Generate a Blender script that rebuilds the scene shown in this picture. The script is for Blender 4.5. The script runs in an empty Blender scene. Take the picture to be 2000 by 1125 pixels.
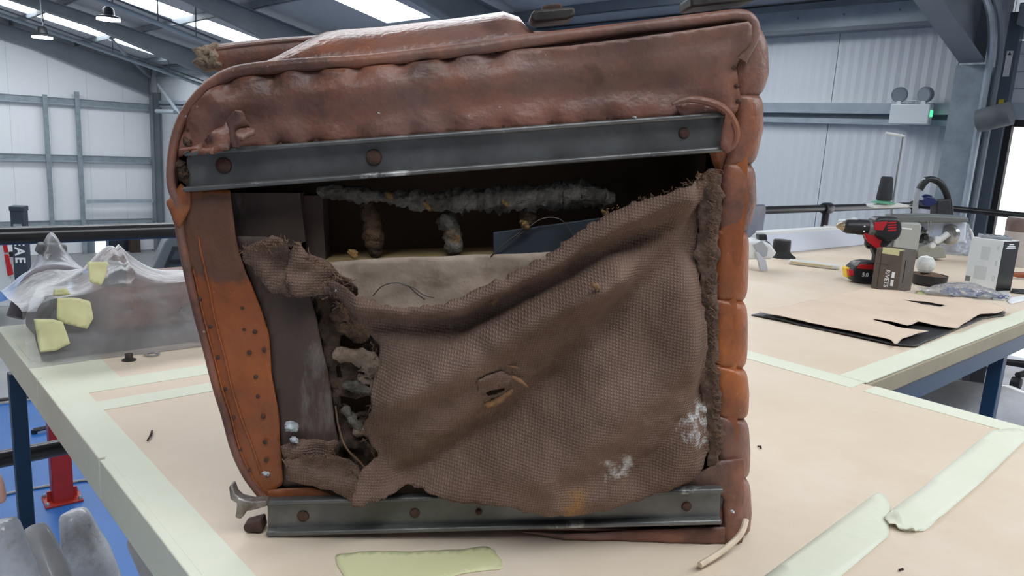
import bpy, bmesh, math, random
import numpy as np
from mathutils import Vector, Matrix

random.seed(7); rng = np.random.default_rng(7)
scene = bpy.context.scene
COL = scene.collection

# ------------------------------------------------------------------ camera
F, PITCH, ROLL, YAW = 1473.0, 0.193429, 0.058931, 0.740136      # solved from the photograph's vanishing lines
EYE = np.array([0.0, 0.0, 1.39])                                 # metres above the mezzanine floor
_f = np.array([0, math.cos(PITCH), -math.sin(PITCH)])
_u0 = np.array([0, math.sin(PITCH), math.cos(PITCH)])
_r0 = np.array([1.0, 0, 0])
_rt = math.cos(ROLL)*_r0 + math.sin(ROLL)*_u0
_up = -math.sin(ROLL)*_r0 + math.cos(ROLL)*_u0
cam_data = bpy.data.cameras.new('camera')
cam_data.sensor_width = 36.0
cam_data.lens = F/2000*36.0
cam_data.clip_start = 0.02; cam_data.clip_end = 300
cam = bpy.data.objects.new('camera', cam_data); COL.objects.link(cam)
m = Matrix.Identity(4)
for i in range(3):
    m[i][0] = _rt[i]; m[i][1] = _up[i]; m[i][2] = -_f[i]; m[i][3] = EYE[i]
cam.matrix_world = m
scene.camera = cam

# ------------------------------------------------------------------ world, exposure
world = bpy.data.worlds.new('overcast_sky'); scene.world = world
world.use_nodes = True
bg = world.node_tree.nodes['Background']
bg.inputs[0].default_value = (0.95, 0.98, 1.0, 1); bg.inputs[1].default_value = 1.15
scene.view_settings.view_transform = 'Standard'
scene.view_settings.look = 'None'
scene.view_settings.gamma = 1.0
scene.view_settings.use_curve_mapping = False
scene.view_settings.exposure = 0.3
SKYLIGHT = 6.6          # radiance of the translucent roof lights

# ------------------------------------------------------------------ coordinates
D1 = np.array([-math.sin(YAW), math.cos(YAW), 0])     # along the building (to the far left)
D2 = np.array([math.cos(YAW), math.sin(YAW), 0])      # across the building (to the far right)
def ray(x, y): return _f + _rt*(x-1000)/F - _up*(y-562.5)/F
def onz(x, y, z):
    d = ray(x, y); return EYE + d*((z-EYE[2])/d[2])
def onplane(x, y, n, c):            # plane (p-EYE).n = c
    d = ray(x, y); return EYE + d*(c/float(d @ n))
def TB(a, b, z): return D1*a + D2*b + np.array([0, 0, z])          # building/bench coordinates
def d12(p): return float(p @ D1), float(p @ D2)
RZ = YAW                              # local x = D2, local y = D1 for things turned with the building

def lin(r, g, b):
    def c(v):
        v /= 255.0
        return v/12.92 if v <= .04045 else ((v+.055)/1.055)**2.4
    return (c(r), c(g), c(b), 1)

# ------------------------------------------------------------------ materials
MATS = {}
def mat(name, c1, c2=None, scale=8, rough=.6, metal=0, bump=0, bscale=60, detail=6, spec=.5, lo=.35, hi=.65, stretch=(1, 1, 1),
        c3=None, s3=3, l3=.55, h3=.7, alpha=None, emit=None, estr=0, trans=0, coat=0, sheen=0):
    if name in MATS: return MATS[name]
    M = bpy.data.materials.new(name); M.use_nodes = True
    nt = M.node_tree; N = nt.nodes; Lk = nt.links
    bs = N['Principled BSDF']
    bs.inputs['Roughness'].default_value = rough; bs.inputs['Metallic'].default_value = metal
    bs.inputs['Specular IOR Level'].default_value = spec
    bs.inputs['Coat Weight'].default_value = coat
    bs.inputs['Base Color'].default_value = c1
    if trans: bs.inputs['Transmission Weight'].default_value = trans
    if sheen: bs.inputs['Sheen Weight'].default_value = sheen
    tc = N.new('ShaderNodeTexCoord'); mp = N.new('ShaderNodeMapping'); mp.inputs['Scale'].default_value = stretch
    Lk.new(tc.outputs['Object'], mp.inputs[0])
    col = None
    if c2:
        no = N.new('ShaderNodeTexNoise'); no.inputs['Scale'].default_value = scale; no.inputs['Detail'].default_value = detail
        no.inputs['Roughness'].default_value = .6
        Lk.new(mp.outputs[0], no.inputs['Vector'])
        mr = N.new('ShaderNodeMapRange'); mr.inputs[1].default_value = lo; mr.inputs[2].default_value = hi
        Lk.new(no.outputs[0], mr.inputs[0])
        mx = N.new('ShaderNodeMix'); mx.data_type = 'RGBA'
        mx.inputs[6].default_value = c1; mx.inputs[7].default_value = c2
        Lk.new(mr.outputs[0], mx.inputs[0]); col = mx.outputs[2]
        if c3:
            n3 = N.new('ShaderNodeTexNoise'); n3.inputs['Scale'].default_value = s3; n3.inputs['Detail'].default_value = 8
            n3.inputs['Roughness'].default_value = .7; n3.noise_dimensions = '4D'; n3.inputs['W'].default_value = 3.3
            Lk.new(mp.outputs[0], n3.inputs['Vector'])
            m3 = N.new('ShaderNodeMapRange'); m3.inputs[1].default_value = l3; m3.inputs[2].default_value = h3
            Lk.new(n3.outputs[0], m3.inputs[0])
            x3 = N.new('ShaderNodeMix'); x3.data_type = 'RGBA'; x3.inputs[7].default_value = c3
            Lk.new(m3.outputs[0], x3.inputs[0]); Lk.new(col, x3.inputs[6]); col = x3.outputs[2]
        Lk.new(col, bs.inputs['Base Color'])
    if bump:
        nb = N.new('ShaderNodeTexNoise'); nb.inputs['Scale'].default_value = bscale; nb.inputs['Detail'].default_value = 8
        Lk.new(mp.outputs[0], nb.inputs['Vector'])
        bp = N.new('ShaderNodeBump'); bp.inputs['Strength'].default_value = bump; bp.inputs['Distance'].default_value = .01
        Lk.new(nb.outputs[0], bp.inputs['Height']); Lk.new(bp.outputs[0], bs.inputs['Normal'])
    if emit:
        bs.inputs['Emission Color'].default_value = emit; bs.inputs['Emission Strength'].default_value = estr
    MATS[name] = M
    M['_col'] = 0
    return M
def nodes_of(M): return M.node_tree.nodes, M.node_tree.links

def film(name, tint, cover=.25, rough=.18, bscale=14, bump=.7, gloss=.25, wisp=3.0):
    """thin clear polythene: mostly see-through, milky and glossy along its creases"""
    if name in MATS: return MATS[name]
    M = bpy.data.materials.new(name); M.use_nodes = True
    N, Lk = nodes_of(M); N.clear()
    out = N.new('ShaderNodeOutputMaterial')
    tr = N.new('ShaderNodeBsdfTransparent'); tr.inputs[0].default_value = (.97, .97, .98, 1)
    df = N.new('ShaderNodeBsdfDiffuse'); df.inputs[0].default_value = tint
    tl = N.new('ShaderNodeBsdfTranslucent'); tl.inputs[0].default_value = tint
    gl = N.new('ShaderNodeBsdfGlossy'); gl.inputs[0].default_value = (1, 1, 1, 1); gl.inputs[1].default_value = rough
    tc = N.new('ShaderNodeTexCoord')
    nz = N.new('ShaderNodeTexNoise'); nz.inputs['Scale'].default_value = bscale; nz.inputs['Detail'].default_value = 5; nz.inputs['Distortion'].default_value = 1.5
    Lk.new(tc.outputs['Object'], nz.inputs['Vector'])
    bp = N.new('ShaderNodeBump'); bp.inputs['Strength'].default_value = bump; bp.inputs['Distance'].default_value = .02
    Lk.new(nz.outputs[0], bp.inputs['Height'])
    for s in (df, gl): Lk.new(bp.outputs[0], s.inputs['Normal'])
    n2 = N.new('ShaderNodeTexNoise'); n2.inputs['Scale'].default_value = wisp; n2.inputs['Detail'].default_value = 4; n2.inputs['Distortion'].default_value = .8
    Lk.new(tc.outputs['Object'], n2.inputs['Vector'])
    mr = N.new('ShaderNodeMapRange'); mr.inputs[1].default_value = .3; mr.inputs[2].default_value = .75
    mr.inputs[3].default_value = cover*.4; mr.inputs[4].default_value = min(1, cover*1.8)
    Lk.new(n2.outputs[0], mr.inputs[0])
    a1 = N.new('ShaderNodeMixShader'); a1.inputs[0].default_value = .5
    Lk.new(df.outputs[0], a1.inputs[1]); Lk.new(tl.outputs[0], a1.inputs[2])
    a2 = N.new('ShaderNodeMixShader'); Lk.new(mr.outputs[0], a2.inputs[0])
    Lk.new(tr.outputs[0], a2.inputs[1]); Lk.new(a1.outputs[0], a2.inputs[2])
    fr = N.new('ShaderNodeFresnel'); fr.inputs[0].default_value = 1.45; Lk.new(bp.outputs[0], fr.inputs[1])
    ad = N.new('ShaderNodeMath'); ad.operation = 'MULTIPLY_ADD'; ad.inputs[1].default_value = 1.0; ad.inputs[2].default_value = gloss*.25
    Lk.new(fr.outputs[0], ad.inputs[0])
    a3 = N.new('ShaderNodeMixShader'); Lk.new(ad.outputs[0], a3.inputs[0])
    Lk.new(a2.outputs[0], a3.inputs[1]); Lk.new(gl.outputs[0], a3.inputs[2])
    Lk.new(a3.outputs[0], out.inputs[0])
    MATS[name] = M
    return M

# ------------------------------------------------------------------ object helpers
def tag(o, label=None, cat=None, group=None, kind=None):
    if label: o['label'] = label
    if cat: o['category'] = cat
    if group: o['group'] = group
    if kind: o['kind'] = kind
    return o
def empty(name, loc=(0, 0, 0), rz=0, label=None, cat=None, group=None):
    o = bpy.data.objects.new(name, None); COL.objects.link(o)
    o.location = Vector([float(v) for v in loc]); o.rotation_euler = (0, 0, rz); o.empty_display_size = .05
    return tag(o, label, cat, group)
def link(name, me, mt, parent=None, smooth=False):
    if mt and not me.materials: me.materials.append(mt)
    o = bpy.data.objects.new(name, me); COL.objects.link(o)
    if parent: o.parent = parent
    if smooth:
        me.polygons.foreach_set('use_smooth', [True]*len(me.polygons)); me.update()
    return o
def mesh(name, V, Fc, mt, parent=None, smooth=False, fix=True):
    me = bpy.data.meshes.new(name)
    me.from_pydata([tuple(float(c) for c in v) for v in V], [], [tuple(int(i) for i in f) for f in Fc]); me.update()
    if fix:
        bm = bmesh.new(); bm.from_mesh(me); bmesh.ops.recalc_face_normals(bm, faces=bm.faces); bm.to_mesh(me); bm.free()
    return link(name, me, mt, parent, smooth)
class MB:
    """collects simple solids, builds them as ONE mesh"""
    def __init__(s): s.V = []; s.F = []
    def add(s, V, Fc):
        k = len(s.V); s.V += [tuple(float(c) for c in v) for v in V]; s.F += [tuple(i+k for i in f) for f in Fc]; return s
    def box(s, c, d, rz=0, R=None):
        x, y, z = d[0]/2, d[1]/2, d[2]/2
        V = [(-x, -y, -z), (x, -y, -z), (x, y, -z), (-x, y, -z), (-x, -y, z), (x, -y, z), (x, y, z), (-x, y, z)]
        if R is None: R = Matrix.Rotation(rz, 3, 'Z')
        V = [Vector(c)+R @ Vector(v) for v in V]
        return s.add(V, [(0, 3, 2, 1), (4, 5, 6, 7), (0, 1, 5, 4), (1, 2, 6, 5), (2, 3, 7, 6), (3, 0, 4, 7)])
    def box2(s, a, b):
        return s.box([(a[i]+b[i])/2 for i in range(3)], [abs(b[i]-a[i]) for i in range(3)])
    def tube(s, path, r, n=8, closed=False, cap=True, noise=0, flat=1.0):
        P = [Vector([float(c) for c in p]) for p in path]; k = len(P)
        rs = r if hasattr(r, '__len__') else [r]*k
        V = []; up = None
        for i in range(k):
            a = P[i-1] if (i > 0 or closed) else P[i]; b = P[(i+1) % k] if (i < k-1 or closed) else P[i]
            t = (b-a); t = t.normalized() if t.length > 1e-9 else Vector((0, 0, 1))
            if up is None:
                up = Vector((0, 0, 1)) if abs(t.z) < .9 else Vector((1, 0, 0))
            sd = t.cross(up)
            if sd.length < 1e-6: sd = t.cross(Vector((.3, .8, .5)))
            sd.normalize(); up = sd.cross(t).normalized()
            for j in range(n):
                an = 2*math.pi*j/n; rr = rs[i]*(1+(random.uniform(-noise, noise) if noise else 0))
                V.append(P[i]+sd*(math.cos(an)*rr)+up*(math.sin(an)*rr*flat))
        Fc = []
        for i in range(k if closed else k-1):
            for j in range(n):
                a = i*n+j; b = i*n+(j+1) % n; c = ((i+1) % k)*n+(j+1) % n; d = ((i+1) % k)*n+j
                Fc.append((a, b, c, d))
        if cap and not closed:
            Fc.append(tuple(range(n-1, -1, -1))); Fc.append(tuple(range((k-1)*n, k*n)))
        return s.add(V, Fc)
    def lathe(s, prof, c=(0, 0, 0), n=20, axis='Z', R=None):
        V = []
        for r, z in prof:
            for j in range(n):
                a = 2*math.pi*j/n; v = Vector((r*math.cos(a), r*math.sin(a), z))
                if axis == 'X': v = Vector((v.z, v.x, v.y))
                if axis == 'Y': v = Vector((v.x, v.z, v.y))
                if R is not None: v = R @ v
                V.append(Vector(c)+v)
        Fc = []
        for i in range(len(prof)-1):
            for j in range(n): Fc.append((i*n+j, i*n+(j+1) % n, (i+1)*n+(j+1) % n, (i+1)*n+j))
        Fc.append(tuple(range(n-1, -1, -1))); k = (len(prof)-1)*n; Fc.append(tuple(range(k, k+n)))
        return s.add(V, Fc)
    def prism(s, pts, a, b, fn):
        """polygon pts (p,q) swept between heights a and b; fn(p,q,h)->xyz"""
        n = len(pts); V = [fn(p, q, a) for p, q in pts]+[fn(p, q, b) for p, q in pts]
        Fc = [tuple(range(n-1, -1, -1)), tuple(range(n, 2*n))]+[(i, (i+1) % n, n+(i+1) % n, n+i) for i in range(n)]
        return s.add(V, Fc)
    def build(s, name, mt, parent=None, smooth=False, bevel=0, seg=2, loc=None, rz=None, angle=.6):
        o = mesh(name, s.V, s.F, mt, parent, False)
        if smooth:
            o.data.polygons.foreach_set('use_smooth', [True]*len(o.data.polygons))
            try: o.data.set_sharp_from_angle(angle=math.radians(40))
            except Exception: pass
        if bevel:
            md = o.modifiers.new('bevel', 'BEVEL'); md.width = bevel; md.segments = seg; md.limit_method = 'ANGLE'; md.angle_limit = angle
            o.data.polygons.foreach_set('use_smooth', [True]*len(o.data.polygons))
            try: o.data.set_sharp_from_angle(angle=math.radians(50))
            except Exception: pass
        if loc is not None: o.location = Vector([float(c) for c in loc])
        if rz is not None: o.rotation_euler = (0, 0, rz)
        return o
def copy_tree(o, parent=None):
    c = o.copy(); COL.objects.link(c); c.parent = parent
    for ch in list(o.children): copy_tree(ch, c)
    return c
def resample(P, step, closed=False):
    P = np.array(P, float); Q = np.vstack([P, P[:1]]) if closed else P
    out = []
    for a, b in zip(Q[:-1], Q[1:]):
        n = max(1, int(np.linalg.norm(b-a)/step)); out += [a+(b-a)*k/n for k in range(n)]
    if not closed: out.append(Q[-1])
    return np.array(out)
def smooth_path(P, it=2, closed=False):
    P = np.array(P, float)
    for _ in range(it):       # Chaikin
        Q = []
        n = len(P); rngi = range(n if closed else n-1)
        if not closed: Q.append(P[0])
        for i in rngi:
            a, b = P[i], P[(i+1) % n]; Q += [a*.75+b*.25, a*.25+b*.75]
        if not closed: Q.append(P[-1])
        P = np.array(Q)
    return P
def inside(pts, poly):
    x, y = pts[:, 0], pts[:, 1]; r = np.zeros(len(pts), bool); n = len(poly); j = n-1
    for i in range(n):
        xi, yi = poly[i]; xj, yj = poly[j]
        c = ((yi > y) != (yj > y)) & (x < (xj-xi)*(y-yi)/(yj-yi+1e-15)+xi); r ^= c; j = i
    return r
def near(pts, poly, closed=True):
    """nearest point on a polyline, and the distance"""
    Q = np.vstack([poly, poly[:1]]) if closed else np.array(poly)
    best = np.full(len(pts), 1e9); bp = np.zeros_like(pts)
    for a, b in zip(Q[:-1], Q[1:]):
        d = b-a; L = float(d @ d)+1e-18; t = np.clip(((pts-a) @ d)/L, 0, 1); q = a+t[:, None]*d
        e = np.linalg.norm(pts-q, axis=1); k = e < best; best[k] = e[k]; bp[k] = q[k]
    return bp, best
def ridge(pts, path, sig):
    _, d = near(pts, np.array(path, float), False); return np.exp(-(d/sig)**2)
def vnoise(P, scale, seed=0):
    """smooth value noise on 2-D points"""
    g = np.random.default_rng(seed).uniform(-1, 1, (64, 64)); q = P*scale; i = np.floor(q).astype(int); f = q-i; f = f*f*(3-2*f)
    a = g[i[:, 0] % 64, i[:, 1] % 64]; b = g[(i[:, 0]+1) % 64, i[:, 1] % 64]; c = g[i[:, 0] % 64, (i[:, 1]+1) % 64]; d = g[(i[:, 0]+1) % 64, (i[:, 1]+1) % 64]
    return (a*(1-f[:, 0])+b*f[:, 0])*(1-f[:, 1])+(c*(1-f[:, 0])+d*f[:, 0])*f[:, 1]
def fbm(P, scale, seed=0, oct=3):
    return sum(vnoise(P, scale*2**k, seed+k)*.5**k for k in range(oct))
def sheet(name, outline, cell, hfun, mapper, mt, parent=None, holes=(), rag=0, thick=0, sm=True, offset=-1):
    """a cloth/leather/paper sheet cut to an outline, on its own little grid, edges snapped to the cut"""
    O = np.array(outline, float)
    if rag:
        O = resample(O, cell*1.3, True); O = O+rng.normal(0, rag, O.shape)
    H = []
    for h in holes:
        h = np.array(h, float)
        if rag: h = resample(h, cell*1.3, True); h = h+rng.normal(0, rag, h.shape)
        H.append(h)
    lo = O.min(0)-cell; hi = O.max(0)+cell
    nx = int((hi[0]-lo[0])/cell)+2; ny = int((hi[1]-lo[1])/cell)+2
    gx, gy = np.meshgrid(lo[0]+np.arange(nx)*cell, lo[1]+np.arange(ny)*cell, indexing='ij')
    P = np.stack([gx.ravel(), gy.ravel()], 1)
    cx = P.reshape(nx, ny, 2)[:-1, :-1].reshape(-1, 2)+cell/2
    keep = inside(cx, O)
    for h in H: keep &= ~inside(cx, h)
    idx = np.arange(nx*ny).reshape(nx, ny)
    q = np.stack([idx[:-1, :-1], idx[1:, :-1], idx[1:, 1:], idx[:-1, 1:]], -1).reshape(-1, 4)[keep]
    used = np.unique(q); cnt = np.zeros(nx*ny, int); np.add.at(cnt, q.ravel(), 1)
    bnd = used[cnt[used] < 4]
    bp, bd = near(P[bnd], O)
    for h in H:
        p2, d2_ = near(P[bnd], h); k = d2_ < bd; bp[k] = p2[k]; bd[k] = d2_[k]
    k = bd < cell*1.1; P[bnd[k]] = bp[k]
    re = np.full(nx*ny, -1); re[used] = np.arange(len(used)); U = P[used]
    h = hfun(U) if callable(hfun) else np.full(len(U), float(hfun))
    V = [mapper(U[i, 0], U[i, 1], h[i]) for i in range(len(U))]
    o = mesh(name, V, re[q], mt, parent, sm, fix=False)
    if thick:
        md = o.modifiers.new('thickness', 'SOLIDIFY'); md.thickness = thick; md.offset = offset
    return o
def text_mesh(name, s, size, mt, parent, loc, rot, depth=.0005, align='CENTER', bold=0, spacing=1):
    cu = bpy.data.curves.new(name, 'FONT'); cu.body = s; cu.size = size; cu.extrude = depth; cu.align_x = align; cu.align_y = 'CENTER'; cu.offset = bold
    cu.space_character = spacing
    t = bpy.data.objects.new(name, cu); COL.objects.link(t)
    bpy.context.view_layer.update()
    me = bpy.data.meshes.new_from_object(t.evaluated_get(bpy.context.evaluated_depsgraph_get()))
    bpy.data.objects.remove(t); bpy.data.curves.remove(cu)
    o = link(name, me, mt, parent); o.location = loc; o.rotation_euler = rot
    return o

# ================================================================== SETTING
WHITE = mat('white_cladding', lin(226, 230, 236), lin(214, 220, 228), scale=.6, rough=.45, spec=.35)
def ribbed(name, c, freq, axis, strength=.35, rough=.45):
    M = mat(name, c, rough=rough, spec=.35)
    N, Lk = nodes_of(M); bs = N['Principled BSDF']
    tc = N.new('ShaderNodeTexCoord'); w = N.new('ShaderNodeTexWave'); w.wave_type = 'BANDS'; w.bands_direction = axis
    w.inputs['Scale'].default_value = freq; w.wave_profile = 'TRI'
    Lk.new(tc.outputs['Object'], w.inputs['Vector'])
    b = N.new('ShaderNodeBump'); b.inputs['Strength'].default_value = strength; b.inputs['Distance'].default_value = .01
    Lk.new(w.outputs['Fac'], b.inputs['Height']); Lk.new(b.outputs[0], bs.inputs['Normal'])
    return M
CLAD_G = ribbed('ribbed_cladding_gable', lin(240, 243, 247), 1.6, 'X', .25)
CLAD_S = ribbed('ribbed_cladding_side', lin(216, 221, 226), 3.2, 'Y', .9)
LINER = mat('roof_liner', lin(186, 190, 198), lin(176, 181, 190), scale=.8, rough=.55)
STEEL = mat('grey_painted_steel', lin(128, 136, 144), lin(116, 124, 132), scale=2, rough=.5, spec=.4)
GALV = mat('galvanised_steel', lin(160, 172, 180), lin(138, 150, 158), scale=6, rough=.42, metal=.35)
GALVL = mat('light_galvanised_steel', lin(182, 192, 202), lin(164, 176, 186), scale=5, rough=.4, metal=.3)
BLUEFLOOR = mat('blue_floor_paint', lin(30, 96, 166), lin(26, 86, 152), scale=1.2, rough=.35, c3=lin(60, 110, 170), s3=4, l3=.6, h3=.8)
VINYL = mat('pale_floor_vinyl', lin(176, 180, 196), lin(160, 166, 184), scale=5, rough=.3)
BLACKP = mat('black_paint', lin(26, 26, 28), lin(38, 37, 36), scale=14, rough=.28, spec=.6)
DARKRUB = mat('dark_seal', lin(30, 31, 34), rough=.6)
ZE, SL, DS, DG = 2.99, .22, 8.0, 26.04
def RF(d2): return ZE+SL*(DS-d2)
GROUND = -2.81
def B(name, mb, mt, parent=None, **k):
    """building things: local x = across (D2), local y = along (D1)"""
    o = mb.build(name, mt, parent, **k)
    if parent is None: o.rotation_euler = (0, 0, RZ)
    return o
def struct(o): o['kind'] = 'structure'; return o
struct(B('floor', MB().box2((-3.2, -3, -.25), (6.6, 2.22, 0)), VINYL))
fl_ = struct(B('floor_lower', MB().box2((-22, -9, GROUND-.2), (9, 27, GROUND-.004)), mat('grey_concrete', lin(150, 152, 154), lin(136, 138, 140), scale=1.5, rough=.5)))
B('blue_paint_zone', MB().box2((-1.5, 3.0, GROUND-.01), (4.2, 12.6, GROUND)), BLUEFLOOR, fl_)

# gable wall: separate one-metre cladding panels over a backing sheet
backing = mat('wall_backing', lin(170, 176, 182), rough=.7)
wl = MB(); RIDGE = -7.0
wl.prism([(-22.1, GROUND), (8.1, GROUND), (8.1, RF(8.1)), (RIDGE, RF(RIDGE)), (-22.1, RF(8.1))], DG+.05, DG+.25, lambda p, q, h: (p, h, q))
wall_left = struct(B('wall_left', wl, backing))
for k in range(15):
    a = 8.0-(k+1)*1.0; b = 8.0-k*1.0
    B('panel', MB().prism([(a+.002, GROUND), (b-.002, GROUND), (b-.002, RF(b)), (a+.002, RF(a))], DG, DG+.05, lambda p, q, h: (p, h, q)), CLAD_G, wall_left)
wall_back = struct(B('wall_back', MB().box2((DS+.05, 2.35, GROUND), (DS+.25, DG+.25, RF(8))), backing))
pm = None
for k in range(21):
    a = 2.35 if k == 0 else 2.73+(k-1)*1.18; b = min(2.73+k*1.18, DG)
    if k in (0, 20) or pm is None:
        o = B('panel', MB().box2((DS, a+.004, GROUND), (DS+.05, b-.004, RF(8))), CLAD_S, wall_back)
        if k == 1: pm = (o, a)
    else:
        o = pm[0].copy(); COL.objects.link(o); o.location = (0, a-pm[1], 0)

# roof: liner with translucent roof-light strips between the frames
SKY = [(10.05, 11.3), (16.25, 17.45), (22.3, 23.5)]
roof = MB(); edges = [-8.2]
OFFSKY = [(-2.2, -1.0), (3.95, 5.15)]        # the same row of roof lights carried on at its own 6.1 m spacing
for a, b in OFFSKY+SKY: edges += [a, b]
edges.append(DG)
def slab(mb, d2a, d2b, a, b, t=.06, up=0.0):
    mb.prism([(d2a, RF(d2a)+up), (d2b, RF(d2b)+up), (d2b, RF(d2b)+t+up), (d2a, RF(d2a)+t+up)], a, b, lambda p, q, h: (p, h, q))
for i in range(0, len(edges), 2): slab(roof, RIDGE, 8.1, edges[i], edges[i+1])
for i in range(1, len(edges)-1, 2): slab(roof, 7.15, 8.1, edges[i], edges[i+1]); slab(roof, RIDGE, -5.6, edges[i], edges[i+1])
def slab_m(mb, a, b, lo=-22.1, hi=RIDGE, t=.06):          # the far half of the roof, falling away behind the ridge
    mb.prism([(lo, RF(-14-lo)), (hi, RF(-14-hi)), (hi, RF(-14-hi)+t), (lo, RF(-14-lo)+t)], a, b, lambda p, q, h: (p, h, q))
slab_m(roof, edges[0], edges[-1])
ceiling = struct(B('ceiling', roof, LINER))
struct(B('wall_front', MB().box2((-22.1, -8.2, GROUND), (8.1, -8.0, 6.4)), WHITE))
struct(B('wall_right', MB().box2((-22.3, -8.2, GROUND), (-22.1, DG+.2, RF(8)+.1)), WHITE))
struct(B('wall_door_side', MB().box2((8.02, -8.2, GROUND), (8.2, -2.2, RF(8))), WHITE))
struct(B('trim_1', MB().box2((8.02, -2.2, 3.06), (8.2, 2.36, RF(8)+.02)), WHITE))
GLOW = mat('translucent_rooflight', (.9, .95, 1, 1), rough=.4, emit=(.93, .97, 1, 1), estr=SKYLIGHT)
for i in range(1, len(edges)-1, 2):
    mb = MB(); slab(mb, -5.6, 7.15, edges[i], edges[i+1], .02, .02)
    k = (i+1)//2; struct(B('window_%d' % k+('_offscreen' if k <= len(OFFSKY) else ''), mb, GLOW))

# portal frames: rafters with haunches, columns
def rafter(d1, label, hz=2.16, dep=.52):
    th = empty('rafter', (0, 0, 0), RZ, label, 'steel beam', 'roof rafters')
    bot = [(7.70, hz), (4.6, RF(4.6)-dep), (RIDGE, RF(RIDGE)-dep)]; top = [(RIDGE, RF(RIDGE)-.17), (7.82, RF(7.82)-.17)]
    B('web', MB().prism(bot+top, d1-.008, d1+.008, lambda p, q, h: (p, h, q)), STEEL, th)
    fl = MB()
    for (p, q), (r, s) in zip(bot[:-1], bot[1:]):
        fl.prism([(p, q-.015), (r, s-.015), (r, s+.005), (p, q+.005)], d1-.1, d1+.1, lambda a, b, h: (a, h, b))
    B('lower_flange', fl, STEEL, th)
    fl = MB(); (p, q), (r, s) = top
    fl.prism([(p, q), (r, s), (r, s+.02), (p, q+.02)], d1-.1, d1+.1, lambda a, b, h: (a, h, b)); B('upper_flange', fl, STEEL, th)
    B('end_plate', MB().box2((7.69, d1-.1, hz-.01), (7.712, d1+.1, RF(7.8)-.14)), STEEL, th)
    return th
rafter(2.52, 'grey haunched steel rafter above the galvanised door column', 2.32)
for d, lb in ((8.2, 'grey steel roof rafter directly behind the old seat, nearest the door bay'), (13.4, 'grey steel roof rafter beside the larger pendant lamp'), (19.5, 'grey steel roof rafter beside the smaller pendant lamp')): rafter(d, lb, 2.36, .4)
rafter(25.82, 'grey steel rafter running along the top of the white gable wall')
def column(d1, z1, mt, label):
    th = empty('steel_column', (0, 0, 0), RZ, label, 'column')
    B('web', MB().box2((7.74, d1-.01, GROUND), (7.97, d1+.01, z1)), mt, th)
    B('inner_flange', MB().box2((7.715, d1-.13, GROUND), (7.74, d1+.13, z1)), mt, th)
    B('outer_flange', MB().box2((7.97, d1-.13, GROUND), (7.995, d1+.13, z1)), mt, th)
    B('base_plate', MB().box2((7.65, d1-.18, GROUND), (7.999, d1+.18, GROUND+.03)), mt, th)
    return th
column(2.52, 2.29, GALV, 'galvanised steel column standing beside the overhead door')
column(25.75, 2.2, STEEL, 'grey steel column in the corner of the gable wall')
# purlins under the liner
pu = None
for k, d in enumerate((7.35, 5.75, 4.15, 2.55, .95, -.65, -2.25)):
    z = RF(d)-.13
    o = B('purlin', MB().box2((d-.03, -5, z+.0), (d+.03, DG-.05, z+.012)).box2((d-.03, -5, z), (d-.02, DG-.05, z+.128)), STEEL)
    tag(o, 'long thin grey purlin running under the roof liner', 'steel beam', 'roof purlins')
# eaves beam and wall girt on the side wall
eb = empty('eaves_beam', (0, 0, 0), RZ, 'light grey eaves beam with bolt holes along the top of the ribbed wall', 'steel beam')
B('face', MB().box2((7.90, 2.66, 2.72), (7.92, 25.6, 2.93)), GALVL, eb)
B('bottom_lip', MB().box2((7.84, 2.66, 2.68), (7.995, 25.6, 2.72)), STEEL, eb)
B('top_trim', MB().box2((7.86, 2.66, 2.93), (7.995, 25.6, 2.99)), STEEL, eb)
hole = MB().lathe([(.012, 0), (.012, .004)], axis='X').build('bolt_head', STEEL, eb)
for i, d in enumerate((2.85, 3.3, 3.85, 4.35, 4.9)):
    h = hole if i == 0 else hole.copy()
    if i: COL.objects.link(h)
    h.location = (7.896, d, 2.85)
gt = empty('wall_girt', (0, 0, 0), RZ, 'pale galvanised horizontal rail across the ribbed side wall', 'wall rail')
B('upper_flange', MB().box2((7.90, 2.64, 1.86), (7.995, 25.6, 1.965)), GALVL, gt)
B('web', MB().box2((7.96, 2.64, 1.80), (7.999, 25.6, 1.86)), STEEL, gt)
B('lower_flange', MB().box2((7.93, 2.64, 1.755), (7.995, 25.6, 1.81)), GALVL, gt)
# gable wall rails and posts
for z, lb in ((1.74, 'uppermost grey rail across the white gable wall'), (.08, 'middle grey rail across the white gable wall'), (-1.88, 'lowest grey rail across the white gable wall')):
    th = empty('gable_rail', (0, 0, 0), RZ, lb, 'wall rail')
    B('face', MB().box2((-6, DG-.14, z-.08), (7.7, DG-.12, z+.08)), GALV, th)
    B('lip', MB().box2((-6, DG-.15, z+.07), (7.7, DG, z+.1)), STEEL, th)
    B('lower_lip', MB().box2((-6, DG-.15, z-.1), (7.7, DG, z-.075)), GALVL, th)
for px, lb in ((94, 'slim grey post dividing the gable wall, farther from the corner column'), (156, 'slim grey post dividing the gable wall, nearer the corner column'), (-160, 'slim grey post on the gable wall')):
    p = onplane(px, 300, D1, DG-.2); d = d12(p)[1]
    tag(B('gable_post', MB().box2((d-.06, DG-.24, GROUND), (d+.06, DG-.15, 1.9 if px < 100 else 2.05)), GALV), lb, 'wall post')
p0 = onplane(170, 393, D1, DG-.3); p1 = onplane(305, 393, D1, DG-.3)
tag(B('short_rail', MB().box2((d12(p0)[1], DG-.3, p0[2]-.06), (d12(p1)[1], DG-.25, p0[2]+.05)), GALVL), 'short bright metal rail low on the gable wall', 'wall rail')
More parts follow.
